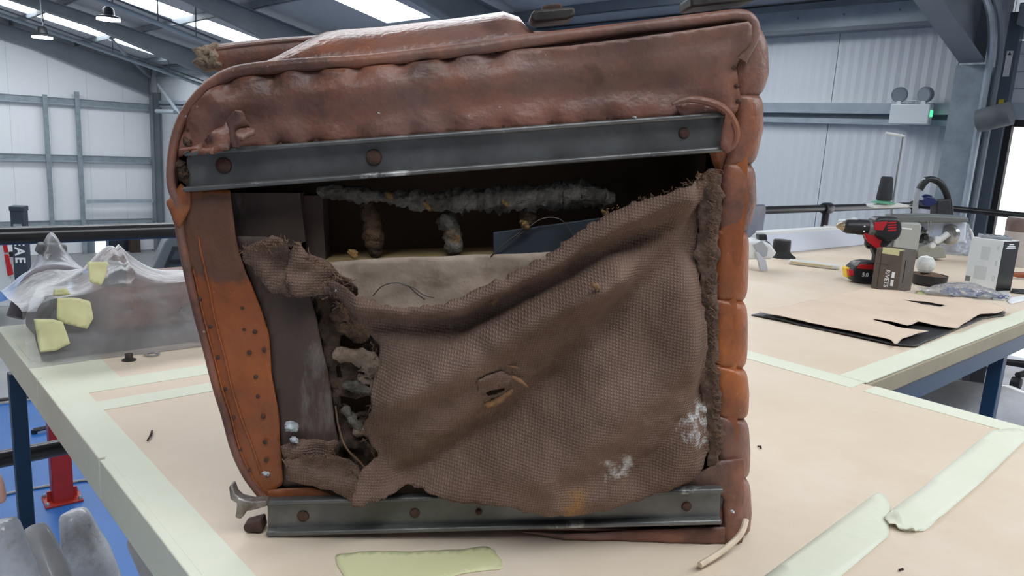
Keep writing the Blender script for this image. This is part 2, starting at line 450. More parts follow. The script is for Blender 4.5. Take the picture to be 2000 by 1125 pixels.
# diagonal braces near the corner
def strut(name, a, b, r, mt, label, cat, **k):
    return tag(MB().tube([a, b], r, 8).build(name, mt, smooth=True, **k), label, cat)
strut('wind_brace', onplane(309, 165, D2, 7.62), onplane(366, 245, D2, 7.62), .05, GALVL, 'diagonal wind brace beside the corner column', 'brace')
strut('tie_bar', onplane(306, 217, D2, 7.5), onplane(342, 219, D2, 7.5), .06, GALVL, 'short horizontal tie bar at the corner column', 'brace')
strut('fly_brace', onplane(216, 74, D1, 20.35), onplane(244, 106, D1, 20.75), .035, GALVL, 'short diagonal brace hanging from the roof rafter', 'brace')
strut('knee_brace', onplane(252, 112, D1, 24.6), onplane(292, 150, D1, 25.5), .05, STEEL, 'grey knee brace under the gable rafter', 'brace')
for (x0, y0, x1, y1, d, lb) in ((140, -22, 430, 94, 14.8, 'long thin conduit slung below the roof beside the larger pendant lamp'), (-40, 14, 397, 167, 20.9, 'long thin conduit slung below the roof beside the smaller pendant lamp')):
    th = empty('conduit', (0, 0, 0), 0, lb, 'conduit')
    a, b = onplane(x0, y0, D1, d), onplane(x1, y1, D1, d)
    MB().tube([a, b], .045, 8).build('pipe', GALVL, th, smooth=True)
    for t in (.25, .55, .82):
        q = a+(b-a)*t
        MB().tube([q, q+np.array([0, 0, RF(d12(q)[1])-q[2]-.02])], .012, 6).build('hanger', STEEL, th)
    MB().tube([a+np.array([0, 0, .12]), b+np.array([0, 0, .12])], .02, 6).build('cable_tray', STEEL, th)
# pendant lamps
LAMPG = mat('lamp_glow', (1, 1, 1, 1), emit=(1, .99, .97, 1), estr=14)
LAMPH = mat('lamp_housing', lin(70, 72, 76), rough=.4, metal=.4)
for (x, y, Y, r, lb) in ((212, 40, 14.6, .2, 'round industrial pendant lamp glowing, hung on a longer chain'), (83, 75, 16.4, .19, 'round industrial pendant lamp glowing, nearer the gable wall')):
    d = ray(x, y); p = EYE+d*(Y/d[1])
    th = empty('pendant_lamp', p, 0, lb, 'lamp')
    MB().lathe([(r, 0), (r, .03), (r*.92, .05)], n=28).build('diffuser', LAMPG, th, smooth=True)
    MB().lathe([(r*1.02, .035), (r*1.0, .07), (r*.55, .1), (r*.5, .2), (r*.3, .24)], n=28).build('housing', LAMPH, th, smooth=True)
    top = RF(d12(p)[1])-p[2]
    MB().tube([(0, 0, .2), (.03, 0, .3), (0, 0, .36), (0, 0, max(.4, top-(.132 if Y < 15 else .02)))], .012, 6).build('chain', GALVL, th)

# overhead door in the side wall
SECT = mat('door_section', lin(214, 220, 228), rough=.45)
dr = struct(B('door_1', MB().box2((8.02, -2.2, 1.90), (8.06, 2.26, 2.52)), SECT))
B('door_section', MB().box2((8.02, -2.2, 2.53), (8.06, 2.26, 3.1)), SECT, dr)
B('bottom_seal', MB().box2((8.01, -2.2, 1.77), (8.07, 2.26, 1.84)), DARKRUB, dr)
B('bottom_rail', MB().box2((8.0, -2.2, 1.83), (8.06, 2.26, 1.98)), GALVL, dr)
for z in (2.1, 2.25, 2.4, 2.68, 2.83, 2.98):
    B('groove', MB().box2((8.014, -2.2, z), (8.02, 2.26, z+.008)), GALVL, dr)
jb = mat('door_jamb_steel', lin(92, 104, 116), rough=.4)
B('jamb', MB().box2((7.90, 2.24, GROUND), (8.0, 2.34, 2.75)), jb, dr)
B('jamb_seal', MB().box2((7.96, 2.19, GROUND), (8.03, 2.24, 1.84)), DARKRUB, dr)
B('warning_sticker', MB().box2((7.896, 2.265, 2.2), (7.899, 2.315, 2.42)), mat('sticker_white', lin(225, 228, 230)), dr)
B('yellow_sticker', MB().box2((7.896, 2.27, 1.9), (7.899, 2.31, 2.0)), mat('sticker_yellow', lin(222, 196, 60)), dr)
B('warning_mark', MB().prism([(2.275, 2.385), (2.305, 2.385), (2.29, 2.41)], 7.893, 7.8955, lambda p, q, h: (h, p, q)), DARKRUB, dr)
# curved lifting track
tp = [(7.68, 2.37, GROUND)]+[(7.68, 2.37, z) for z in (0, 1, 1.8, 2.24)]
for k in range(1, 9):
    a = math.pi/2*k/8*.86; tp.append((7.68-.58*(1-math.cos(a)), 2.37, 2.24+.58*math.sin(a)))
e = tp[-1]; tp.append((e[0]-2.5, 2.37, e[2]+.5))
tr = empty('door_track', (0, 0, 0), RZ, 'curved steel lifting track rising from the door jamb into the roof', 'door track')
MB().tube(tp, .03, 8).build('rail', GALVL, tr, smooth=True)
MB().tube([(p[0]+.05, p[1]-.06, p[2]) for p in tp], .028, 8).build('guide', STEEL, tr, smooth=True)
MB().box2((7.75, 2.02, 2.62), (7.98, 2.24, 2.8)).build('spring_bracket', GALV, tr, bevel=.01)
B('orange_label', MB().box((7.48, 2.12, 2.96), (.3, .2, .02), R=Matrix.Rotation(math.radians(30), 3, 'Y')), mat('orange_label', lin(226, 88, 40)), tr)
pi_ = empty('wrapped_pipe', (0, 0, 0), RZ, 'short grey insulated pipe end beside the door jamb', 'pipe')
MB().tube([(7.55, 2.34, 1.79), (7.55, 2.10, 1.86)], .1, 14).build('pipe', mat('dark_insulation', lin(112, 116, 120), lin(96, 100, 104), scale=8, rough=.7), pi_, smooth=True)
MB().tube([(7.55, 2.345, 1.789), (7.55, 2.352, 1.787)], .08, 14).build('end_cap', STEEL, pi_, smooth=True)

# twin-spot emergency light on the girt
em = empty('emergency_light', onplane(1776, 242, D2, 7.80), RZ, 'white twin spot emergency light mounted on the wall rail', 'emergency light')
ew = mat('white_enamel', lin(225, 231, 234), rough=.35)
MB().box((0, 0, .09), (.1, .36, .19)).build('case', ew, em, bevel=.01)
for s, yy in (('spot', .125), ('spot', -.1)):
    R = Matrix.Rotation(math.radians(18 if yy > 0 else -14), 3, 'Z') @ Matrix.Rotation(math.radians(-12), 3, 'Y')
    sp = MB().lathe([(.07, 0), (.075, .02), (.07, .05), (.04, .09)], (-.02, yy, .27), n=24, axis='X', R=R)
    s_ = sp.build('spot', mat('spot_grey', lin(128, 136, 144), rough=.4), em, smooth=True)
    MB().lathe([(.062, -.004), (.062, .002)], (-.02, yy, .27), n=24, axis='X', R=R).build('lens', mat('spot_lens', lin(150, 158, 166), rough=.2), s_, smooth=True)
    MB().box((0, yy, .195), (.03, .04, .04)).build('bracket', ew, em)
MB().tube([(0, -.03, .18), (0, -.03, .22), (0, .05, .22), (0, .05, .18)], .006, 6).build('handle', ew, em)
MB().box((.0, -.184, .1), (.05, .01, .06)).build('status_lamp', mat('green_led', (.05, .8, .3, 1), emit=(.1, 1, .4, 1), estr=.9), em)

# guard railing round the mezzanine
def railing():
    th = empty('guard_railing', (0, 0, 0), RZ, 'black tubular guard railing around the mezzanine edge', 'railing')
    for z, n in ((1.10, 'top_rail'), (.55, 'middle_rail')):
        MB().tube([(-3, 2.10, z), (5.77, 2.10, z)], .0215, 14).build(n, BLACKP, th, smooth=True)
        MB().tube([(5.77, 2.10, z), (5.77, -2.5, z)], .0215, 14).build(n, BLACKP, th, smooth=True)
    for x, y in ((-1.2, 2.1), (.05-.6, 2.1), (2.4, 2.1), (4.42, 2.1), (5.77, 2.1), (5.77, .1)):
        ps = MB().tube([(x, y, 0), (x, y, 1.09)], .0215, 12).build('post', BLACKP, th, smooth=True)
        MB().lathe([(.03, -.045), (.034, -.03), (.034, .03), (.03, .045)], (x, y, 1.10), n=16, axis='X' if y > 2 else 'Y').build('joint', BLACKP, ps, smooth=True)
        MB().lathe([(.05, 0), (.05, .01), (.03, .02), (.03, .05)], (x, y, 0), n=16).build('foot', BLACKP, ps, smooth=True)
railing()

# ---- lower hall seen past the railing
REDP = mat('red_painted_steel', lin(168, 44, 32), lin(150, 38, 30), scale=3, rough=.4)
LIFT = mat('lift_blue_grey', lin(58, 68, 82), rough=.4)
p = onz(122, 976, GROUND)
th = empty('red_lift_post', p, RZ-.05, 'red steel post bolted to the blue floor below the mezzanine', 'post')
MB().box((0, 0, 1.0), (.2, .2, 2.0)).build('column', REDP, th, bevel=.01)
MB().box((0, 0, .012), (.36, .32, .024)).build('base_plate', REDP, th, bevel=.004)
for sx in (-1, 1):
    MB().box((sx*.12, 0, .07), (.05, .02, .12)).build('gusset', REDP, th)
    for sy in (-1, 1): MB().lathe([(.02, .02), (.02, .045), (.012, .06)], (sx*.155, sy*.12, 0), n=6).build('bolt', GALV, th)
p = onz(46, 548, GROUND); p = EYE+(p-EYE)*.97
p[2] = GROUND
th = empty('car_lift_post', p, RZ-.5, 'tall dark blue grey car lift post with white lettering', 'car lift')
MB().box((0, 0, .93), (.30, .26, 1.86)).build('column', LIFT, th, bevel=.015)
MB().box((0, 0, 1.90), (.33, .30, .12)).build('cap', LIFT, th, bevel=.02)
MB().box((0, 0, .02), (.6, .5, .04)).build('base_plate', LIFT, th)
MB().box((-.2, -.02, .78), (.12, .1, .12)).build('lock_box', DARKRUB, th, bevel=.01)
WHT = mat('white_print', lin(240, 242, 244), rough=.5)
text_mesh('lettering', 'EAE', .30, WHT, th, (0, -.135, .87), (math.pi/2, math.pi/2, 0), .002, bold=.008, spacing=1.25)
MB().box((0, -.134, 1.5), (.18, .006, .07)).build('label_plate', mat('label_grey', lin(150, 160, 172)), th)
# white vehicle tail with a red lamp
CARW = mat('white_car_paint', lin(222, 228, 232), rough=.2, coat=.6)
REDL = mat('red_tail_lamp', lin(196, 28, 36), rough=.15, coat=.8)
def px_prism(pts, Y0, Y1):
    """outline at forward distance Y0, with real depth back to Y1"""
    mb = MB(); P0 = []
    for x, y in pts:
        d = ray(x, y); P0.append(EYE+d*(Y0/d[1]))
    mr_ = np.mean([q-EYE for q in P0], 0)/Y0; off = np.array([mr_[0], 1, 0])*(Y1-Y0); n = len(P0)
    V = P0+[q+off for q in P0]
    mb.add(V, [tuple(range(n)), tuple(range(2*n-1, n-1, -1))]+[(i, (i+1) % n, n+(i+1) % n, n+i) for i in range(n)])
    return mb
th = empty('parked_white_vehicle', onz(-40, 560, GROUND), 0, 'white vehicle tail with a red lamp beside the lift post', 'vehicle')
def adopt(o, th):
    o.parent = th; bpy.context.view_layer.update(); o.matrix_parent_inverse = th.matrix_world.inverted(); return o
bpy.context.view_layer.update()
adopt(px_prism([(-60, 450), (-5, 455), (8, 472), (13, 520), (22, 548), (20, 600), (-60, 600)], 14.2, 15.6).build('body', CARW, bevel=.03), th)
adopt(px_prism([(4, 474), (13, 474), (17, 494), (8, 494)], 14.14, 14.3).build('upper_lamp', REDL, bevel=.01), th)
adopt(px_prism([(8, 497), (17, 497), (27, 536), (15, 540)], 14.14, 14.3).build('lower_lamp', REDL, bevel=.01), th)
# grey 4x4 body showing beside the corner
th = empty('parked_grey_vehicle', onz(345, 560, GROUND), 0, 'dark grey vehicle with an open slanted window frame in the lower hall', 'vehicle')
CARG = mat('dark_grey_car_paint', lin(104, 110, 114), rough=.35, coat=.3)
bpy.context.view_layer.update()
adopt(px_prism([(284, 560), (300, 520), (322, 472), (336, 458), (420, 455), (420, 560)], 12.0, 13.4).build('body', CARG, bevel=.03), th)
adopt(px_prism([(318, 528), (337, 482), (400, 480), (400, 528)], 11.93, 12.0).build('window_frame', mat('car_trim', lin(46, 50, 54), rough=.5)), th)
adopt(px_prism([(328, 524), (342, 490), (400, 488), (400, 524)], 11.9, 11.93).build('glass', mat('car_glass', lin(70, 76, 82), rough=.06)), th)
adopt(px_prism([(330, 508), (400, 503), (400, 511), (330, 515)], 11.88, 11.9).build('bar', DARKRUB), th)
# glazed entrance with a bright leaf, brown post
def wallrect(x0, x1, y0, y1, off, t):
    a = onplane((x0+x1)/2, (y0+y1)/2, D1, DG-off); l = onplane(x0, (y0+y1)/2, D1, DG-off); r = onplane(x1, (y0+y1)/2, D1, DG-off)
    zt = onplane((x0+x1)/2, y0, D1, DG-off)[2]; zb = max(GROUND, onplane((x0+x1)/2, y1, D1, DG-off)[2])
    return MB().box2((d12(l)[1], DG-off-t, zb), (d12(r)[1], DG-off, zt))
dw = struct(B('door_2', wallrect(163, 268, 450, 560, .02, .08), mat('entrance_frame', lin(120, 130, 142), rough=.4)))
B('dark_glass', wallrect(213, 250, 452, 545, .1, .03), mat('dark_glass', lin(42, 48, 58), rough=.06), dw)
B('bright_leaf', wallrect(187, 208, 452, 552, .1, .03), mat('lit_window', (1, 1, 1, 1), emit=(1, 1, 1, 1), estr=1.2), dw)
B('side_glass', wallrect(208, 217, 452, 552, .1, .03), mat('side_glass', lin(96, 112, 130), rough=.1), dw)
tag(B('brown_post', wallrect(251, 270, 452, 560, .2, .3), mat('brown_boards', lin(70, 52, 46), lin(56, 42, 38), scale=3, rough=.6)), 'dark brown upright beside the glazed entrance below', 'post')
# floor bits in the lower hall
cp = [onz(x, y, GROUND+.015) for x, y in ((-10, 970), (40, 958), (70, 953), (110, 946), (140, 942), (165, 937), (195, 938), (240, 944))]
tag(MB().tube(smooth_path(cp, 2), .016, 6).build('floor_cable', mat('grey_cable', lin(150, 150, 150), rough=.5), smooth=True), 'grey cable trailing over the blue floor below', 'cable')
for (a, b, lb) in (((-10, 783), (112, 770), 'long black bar lying on the blue floor far below'), ((66, 842), (108, 833), 'short black bar lying on the blue floor far below')):
    q0, q1 = onz(*a, GROUND+.04), onz(*b, GROUND+.04)
    th = empty('floor_bar', (q0+q1)/2-np.array([0, 0, .04]), 0, lb, 'bar')
    c = (q0+q1)/2
    MB().tube([q0-c+np.array([0, 0, .05]), q1-c+np.array([0, 0, .05])], .03, 8).build('bar', BLACKP, th)
    for q in (q0, q1): MB().box((q-c)*.96+np.array([0, 0, .03]), (.05, .05, .06)).build('foot', BLACKP, th)
q = [onz(x, y, GROUND+.004) for x, y in ((146, 884), (155, 880), (190, 928), (180, 931))]
tag(mesh('floor_marking', q+[v+np.array([0, 0, -.004]) for v in q], [(0, 1, 2, 3), (7, 6, 5, 4), (0, 4, 5, 1), (1, 5, 6, 2), (2, 6, 7, 3), (3, 7, 4, 0)], WHT), 'white strip on the blue floor beyond the bench edge', 'floor strip')

# ================================================================== WORKBENCHES
TZ = .94
KRAFT = mat('kraft_paper', lin(224, 207, 186), lin(216, 197, 173), scale=3, rough=.5, bump=.22, bscale=6, c3=lin(230, 217, 201), s3=2.2, l3=.5, h3=.75, stretch=(1, 1, 1))
TAPE = mat('masking_tape', lin(226, 227, 208), lin(219, 221, 199), scale=5, rough=.55, bump=.15, bscale=30)
TAPE2 = mat('masking_tape_yellow', lin(216, 214, 168), lin(208, 206, 156), scale=8, rough=.6, bump=.1, bscale=40)
BOARD = mat('bench_board', lin(178, 166, 140), lin(160, 148, 124), scale=4, rough=.7)
BLUEST = mat('blue_bench_steel', lin(16, 62, 96), lin(12, 54, 86), scale=4, rough=.4)
def bench(d2a, d2b, d1a, d1b, legs, label, tapes, apron=True):
    th = empty('workbench', TB((d1a+d1b)/2, (d2a+d2b)/2, 0), RZ, label, 'workbench')
    ox, oy = (d2a+d2b)/2, (d1a+d1b)/2
    def T(x, y, z): return (x-ox, y-oy, z)
    mb = MB(); mb.box2(T(d2a, d1a, TZ-.045), T(d2b, d1b, TZ-.003)); mb.build('board', BOARD, th, bevel=.004)
    # paper cover with faint waves
    def wav(U): return TZ-.001+.0012*np.sin(U[:, 0]*9+3*np.sin(U[:, 1]*4))*np.exp(-((U[:, 1]-.5)/.9)**2)*.0+0*U[:, 0]
    MB().box2(T(d2a+.004, d1a+.004, TZ-.004), T(d2b-.004, d1b-.004, TZ)).build('kraft_paper', KRAFT, th)
    for k, (a0, a1, b0, b1, t) in enumerate(tapes):          # rectangles in d1 and d2
        mb = MB(); mb.box2(T(b0, a0, TZ-.001), T(b1, a1, TZ+t)); mb.build('masking_tape', TAPE, th)
    for (b, a) in legs:
        lw = .0145 if b < .3 else .02
        lg = MB().box2(T(b-lw, a-lw, 0), T(b+lw, a+lw, TZ-.09)).build('leg', BLUEST, th, bevel=.003)
        MB().box2(T(b-.028, a-.028, 0), T(b+.028, a+.028, .02)).build('foot', DARKRUB, lg)
    if apron:
        for (x0, y0, x1, y1) in ((d2a+.03, d1a+.01, d2b-.03, d1a+.04), (d2a+.03, d1b-.04, d2b-.03, d1b-.01), (d2a+.02, d1a+.04, d2a+.05, d1b-.04), (d2b-.05, d1a+.04, d2b-.02, d1b-.04)):
            MB().box2(T(x0, y0, TZ-.1), T(x1, y1, TZ-.045)).build('apron', BLUEST, th)
    return th, T
FB = dict(d2a=.24, d2b=1.555, d1a=-.9, d1b=1.86)
t = .0012
front, FT = bench(**FB, legs=[(.258, 1.815), (.28, -.7), (1.5, -.7), (1.49, .36-.3)],
    label='large workbench covered in brown paper taped at its edges, under the old seat',
    tapes=[(-.9, 1.86, .243, .288, t), (-.9, .585, 1.497, 1.552, t), (.61, 1.86, 1.497, 1.56, t),
           (1.335, 1.392, .25, 1.5, t*.8), (1.241, 1.285, .25, 1.5, t*.8), (1.39, 1.56, .25, .352, t*.6)])
# tape folded down over the left edge, in lengths
for a, b in ((-.9, .2), (.205, .62), (.625, 1.05), (1.055, 1.45), (1.455, 1.855)):
    MB().box2(FT(.2355, a, TZ-.060), FT(.2470, b, TZ+.0017)).build('edge_tape', TAPE, front, bevel=.0015)
back, BT = bench(1.56, 4.75, .605, 1.98, legs=[(2.68, .66), (4.7, .66), (4.7, 1.9), (2.6, 1.9)],
    label='second workbench behind, covered in brown paper, carrying the drill and sewing machine',
    tapes=[(.607, .665, 1.562, 4.7, t), (1.18, 1.21, 1.56, 2.05, t)])
# right-hand run of tape across the front bench: two lengths with a crumpled join
def bsheet(name, pts, h, mt, parent=None, z=TZ, cell=.012, hf=None, thick=.0006, rag=0):
    P = [d12(onz(x, y, z)) for x, y in pts]
    P = [(b, a) for a, b in P]
    f = hf or (lambda U: np.full(len(U), h))
    T = FT if parent is front else (BT if parent is back else None)
    o = sheet(name, P, cell, f, (lambda x, y, zz: T(x, y, z+zz)) if T else (lambda x, y, zz: (x, y, z+zz)), mt, parent, thick=thick, rag=rag)
    if T is None: o.rotation_euler = (0, 0, RZ)
    return o
bsheet('masking_tape', [(1420, 1175), (1498, 1124), (1690, 980), (1712, 964), (1727, 966), (1738, 990), (1736, 1010), (1735, 1050), (1648, 1124), (1580, 1175)], .0022, TAPE, front)
bsheet('masking_tape', [(1738, 1000), (1800, 955), (1935, 842), (1990, 838), (2010, 850), (2000, 864), (1910, 950), (1806, 1040), (1760, 1040), (1735, 1018)], .0022, TAPE, front,
       hf=lambda U: .0022+.004*np.maximum(0, fbm(U, 40, 5))*np.exp(-(((U[:, 0]-1.02)**2+(U[:, 1]-.34)**2)/.06**2)))
bsheet('masking_tape', [(655, 1084), (720, 1078), (800, 1078), (900, 1074), (952, 1068), (968, 1078), (985, 1112), (900, 1122), (800, 1150), (690, 1150), (668, 1120), (660, 1105)], .0012, TAPE2, front, cell=.006, rag=.0007)
rag = bsheet('tape_scrap', [(1726, 1018), (1740, 1008), (1752, 1022), (1775, 1036), (1800, 1042), (1780, 1044), (1752, 1038), (1738, 1032)], .004, TAPE, None, cell=.004, hf=lambda U: .004+.008*np.abs(fbm(U, 90, 9)))
tag(rag, 'crumpled scrap of masking tape at the torn join of the tape strip', 'tape scrap')

# ================================================================== THE OLD SEAT, STOOD ON ITS SIDE
_bl, _br = onz(520, 1052, TZ), onz(1440, 1078, TZ)
SU = (_br-_bl)/np.linalg.norm(_br-_bl); SN = np.array([SU[1], -SU[0], 0.0])       # along the face, toward the viewer
SANG = math.atan2(SU[1], SU[0])
def sp(x, y, n=0.0):
    """pixel -> (u, v) on the seat face, n metres proud of the rail plane"""
    d = ray(x, y); o = EYE-_bl; t = (n-o @ SN)/(d @ SN); p = o+d*t
    return np.array([p @ SU, p[2]])
def spl(pts, n=0.0): return np.array([sp(x, y, n) for x, y in pts])
def SM(u, v, n): return (u, -n, v)                                                # seat local frame
seat = empty('old_car_seat', _bl+np.array([0, 0, .004]), SANG, 'worn brown leather car seat stood on its side, torn burlap underside showing', 'car seat')

def leather_mat(name, base, dark, orange, dust, rough=.42, warm=0.5):
    M = mat(name, base, dark, scale=7, rough=rough, bump=.18, bscale=160, c3=orange, s3=9, l3=.5, h3=.68, lo=.4, hi=.66)
    N, Lk = nodes_of(M); bs = N['Principled BSDF']
    src = bs.inputs['Base Color'].links[0].from_socket
    tc = N.new('ShaderNodeTexCoord')
    def layer(src, scale, det, lo, hi, colr, dim=1.0, dist=0.0):
        n = N.new('ShaderNodeTexNoise'); n.inputs['Scale'].default_value = scale; n.inputs['Detail'].default_value = det; n.inputs['Distortion'].default_value = dist
        Lk.new(tc.outputs['Object'], n.inputs['Vector'])
        r = N.new('ShaderNodeMapRange'); r.inputs[1].default_value = lo; r.inputs[2].default_value = hi; r.inputs[4].default_value = dim
        Lk.new(n.outputs[0], r.inputs[0])
        x = N.new('ShaderNodeMix'); x.data_type = 'RGBA'; x.inputs[7].default_value = colr
        Lk.new(r.outputs[0], x.inputs[0]); Lk.new(src, x.inputs[6]); return x.outputs[2]
    src = layer(src, 5, 5, .48, .72, dust, .55, .6)          # grey dust patches
    src = layer(src, 17, 3, .58, .72, dark, .75, .4)         # dark grease smudges
    src = layer(src, 190, 2, .74, .80, lin(205, 190, 180), .6)   # pale specks
    Lk.new(src, bs.inputs['Base Color'])
    return M
LEA = leather_mat('worn_brown_leather', lin(140, 92, 76), lin(74, 52, 44), lin(156, 96, 64), lin(138, 114, 107))
LEO = leather_mat('orange_tan_leather', lin(156, 86, 44), lin(112, 62, 38), lin(168, 94, 44), lin(144, 98, 72))
LEP = leather_mat('rubbed_smooth_leather', lin(140, 92, 76), lin(74, 52, 44), lin(156, 96, 64), lin(138, 114, 107), rough=.28)
RAILM = mat('aged_grey_metal', lin(116, 116, 114), lin(86, 86, 85), scale=14, rough=.38, metal=.45, c3=lin(66, 48, 40), s3=6, l3=.6, h3=.74, bump=.1, bscale=70)
LIPM = mat('scuffed_grey_metal', lin(116, 116, 114), lin(86, 86, 85), scale=14, rough=.36, metal=.4, c3=lin(196, 196, 192), s3=16, l3=.58, h3=.66, bump=.1, bscale=90)
RUST = mat('rusty_iron', lin(86, 58, 46), lin(58, 42, 36), scale=60, rough=.8, bump=.3, bscale=120)
IRON = mat('dark_iron', lin(84, 80, 78), lin(56, 52, 50), scale=40, rough=.5, metal=.5, c3=lin(120, 118, 116), s3=50, l3=.6, h3=.7)
HAIR = mat('matted_horsehair', lin(130, 124, 114), lin(78, 70, 62), scale=50, rough=.95, bump=.9, bscale=130, c3=lin(150, 104, 52), s3=16, l3=.6, h3=.68)
HAIRB = mat('brown_horsehair', lin(104, 78, 56), lin(58, 44, 36), scale=60, rough=.95, bump=.9, bscale=140)
FOAM = mat('yellowed_foam', lin(150, 118, 68), lin(116, 88, 54), scale=60, rough=.9, bump=.6, bscale=160)
CALICO = mat('soiled_calico', lin(196, 178, 160), lin(166, 146, 130), scale=9, rough=.9, bump=.4, bscale=40, c3=lin(130, 104, 84), s3=14, l3=.55, h3=.75)
WOODD = mat('dark_frame_wood', lin(88, 70, 62), lin(64, 50, 46), scale=10, rough=.75, bump=.3, bscale=60, c3=lin(132, 126, 122), s3=24, l3=.56, h3=.74, stretch=(1, 1, .3))
VOID = mat('brown_inner_lining', lin(112, 90, 74), lin(92, 74, 62), scale=10, rough=.95)
WIRE = mat('steel_wire', lin(84, 78, 72), rough=.5, metal=.4)
THREAD = mat('burlap_thread', lin(120, 92, 72), lin(86, 66, 54), scale=40, rough=.95)

def burlap_mat():
    M = mat('old_burlap', lin(142, 118, 105), lin(112, 90, 78), scale=7, rough=.95, c3=lin(92, 72, 62), s3=3.5, l3=.48, h3=.7, spec=.15)
    N, Lk = nodes_of(M); bs = N['Principled BSDF']; src = bs.inputs['Base Color'].links[0].from_socket
    tc = N.new('ShaderNodeTexCoord'); mp = N.new('ShaderNodeMapping'); mp.inputs['Rotation'].default_value = (0, math.radians(-4), 0)
    Lk.new(tc.outputs['Object'], mp.inputs[0])
    nz = N.new('ShaderNodeTexNoise'); nz.inputs['Scale'].default_value = 25; Lk.new(tc.outputs['Object'], nz.inputs['Vector'])
    ws = []
    for ax in ('X', 'Z'):
        w = N.new('ShaderNodeTexWave'); w.bands_direction = ax; w.inputs['Scale'].default_value = 105; w.inputs['Distortion'].default_value = .8; w.inputs['Detail'].default_value = 1
        w.inputs['Detail Scale'].default_value = .15
        Lk.new(mp.outputs[0], w.inputs['Vector']); ws.append(w.outputs['Fac'])
    mu = N.new('ShaderNodeMath'); mu.operation = 'MULTIPLY'; Lk.new(ws[0], mu.inputs[0]); Lk.new(ws[1], mu.inputs[1])
    r = N.new('ShaderNodeMapRange'); r.inputs[1].default_value = .0; r.inputs[2].default_value = .5; r.inputs[3].default_value = .8; r.inputs[4].default_value = 1.08
    Lk.new(mu.outputs[0], r.inputs[0])
    vm = N.new('ShaderNodeVectorMath'); vm.operation = 'SCALE'; Lk.new(src, vm.inputs[0]); Lk.new(r.outputs[0], vm.inputs['Scale'])
    src = vm.outputs[0]
    def patch(src, cx, cz, rad, thr, colr, sc):
        sub = N.new('ShaderNodeVectorMath'); sub.operation = 'DISTANCE'; sub.inputs[1].default_value = (cx, 0, cz)
        Lk.new(tc.outputs['Object'], sub.inputs[0])
        f = N.new('ShaderNodeMapRange'); f.inputs[1].default_value = rad*.3; f.inputs[2].default_value = rad; f.inputs[3].default_value = 1; f.inputs[4].default_value = 0
        Lk.new(sub.outputs['Value'], f.inputs[0])
        n = N.new('ShaderNodeTexNoise'); n.inputs['Scale'].default_value = sc; n.inputs['Detail'].default_value = 6; n.inputs['Roughness'].default_value = .7; Lk.new(tc.outputs['Object'], n.inputs['Vector'])
        a = N.new('ShaderNodeMath'); a.operation = 'MULTIPLY'; Lk.new(f.outputs[0], a.inputs[0]); Lk.new(n.outputs[0], a.inputs[1])
        t = N.new('ShaderNodeMapRange'); t.inputs[1].default_value = thr; t.inputs[2].default_value = thr+.16; Lk.new(a.outputs[0], t.inputs[0])
        x = N.new('ShaderNodeMix'); x.data_type = 'RGBA'; x.inputs[7].default_value = colr
        Lk.new(t.outputs[0], x.inputs[0]); Lk.new(src, x.inputs[6]); return x.outputs[2]
    for px, py, rad, thr, cc, sc in ((1200, 915, .06, .40, lin(190, 186, 182), 60), (1330, 690, .05, .40, lin(186, 186, 186), 70), (1370, 850, .07, .47, lin(190, 190, 190), 80),
                                     (1180, 790, .06, .5, lin(170, 166, 164), 90), (1110, 985, .07, .33, lin(150, 112, 74), 45), (1170, 955, .03, .36, lin(160, 112, 64), 40)):
        u, v = sp(px, py, .02); src = patch(src, u, v, rad, thr, cc, sc)
    Lk.new(src, bs.inputs['Base Color'])
    b = N.new('ShaderNodeBump'); b.inputs['Strength'].default_value = .6; b.inputs['Distance'].default_value = .002
    Lk.new(mu.outputs[0], b.inputs['Height']); Lk.new(b.outputs[0], bs.inputs['Normal'])
    return M
BURLAP = burlap_mat()

# ---- outline of the face (the piping line)
left_px = [(514, 979), (496, 957), (477, 930), (456, 883), (441, 820), (424, 770), (402, 680), (380, 600), (365, 532), (349, 453), (338, 410), (330, 370)]
top_px = [(334, 317), (346, 257), (371, 212), (411, 172), (450, 151), (501, 142), (592, 134), (713, 128), (804, 117), (920, 104), (1021, 88), (1142, 75), (1263, 60), (1384, 45), (1444, 37), (1466, 46)]
NF = -.014                                       # leather face lies a little behind the rail fronts
OL, OT = spl(left_px, NF), spl(top_px, NF)
right_px = [(1450, 120), (1430, 260), (1415, 400), (1405, 560), (1405, 740), (1410, 900), (1418, 1030), (1414, 1064)]
OR = spl(right_px, NF)
bot = spl([(1400, 1066), (1100, 1058), (800, 1050), (560, 1040)], NF)
bot[:, 1] = np.maximum(bot[:, 1], .004)
OUT = np.vstack([OL, OT, OR, bot])
OUTS = smooth_path(OUT, 1, True); OUTS = resample(OUTS, .012, True)
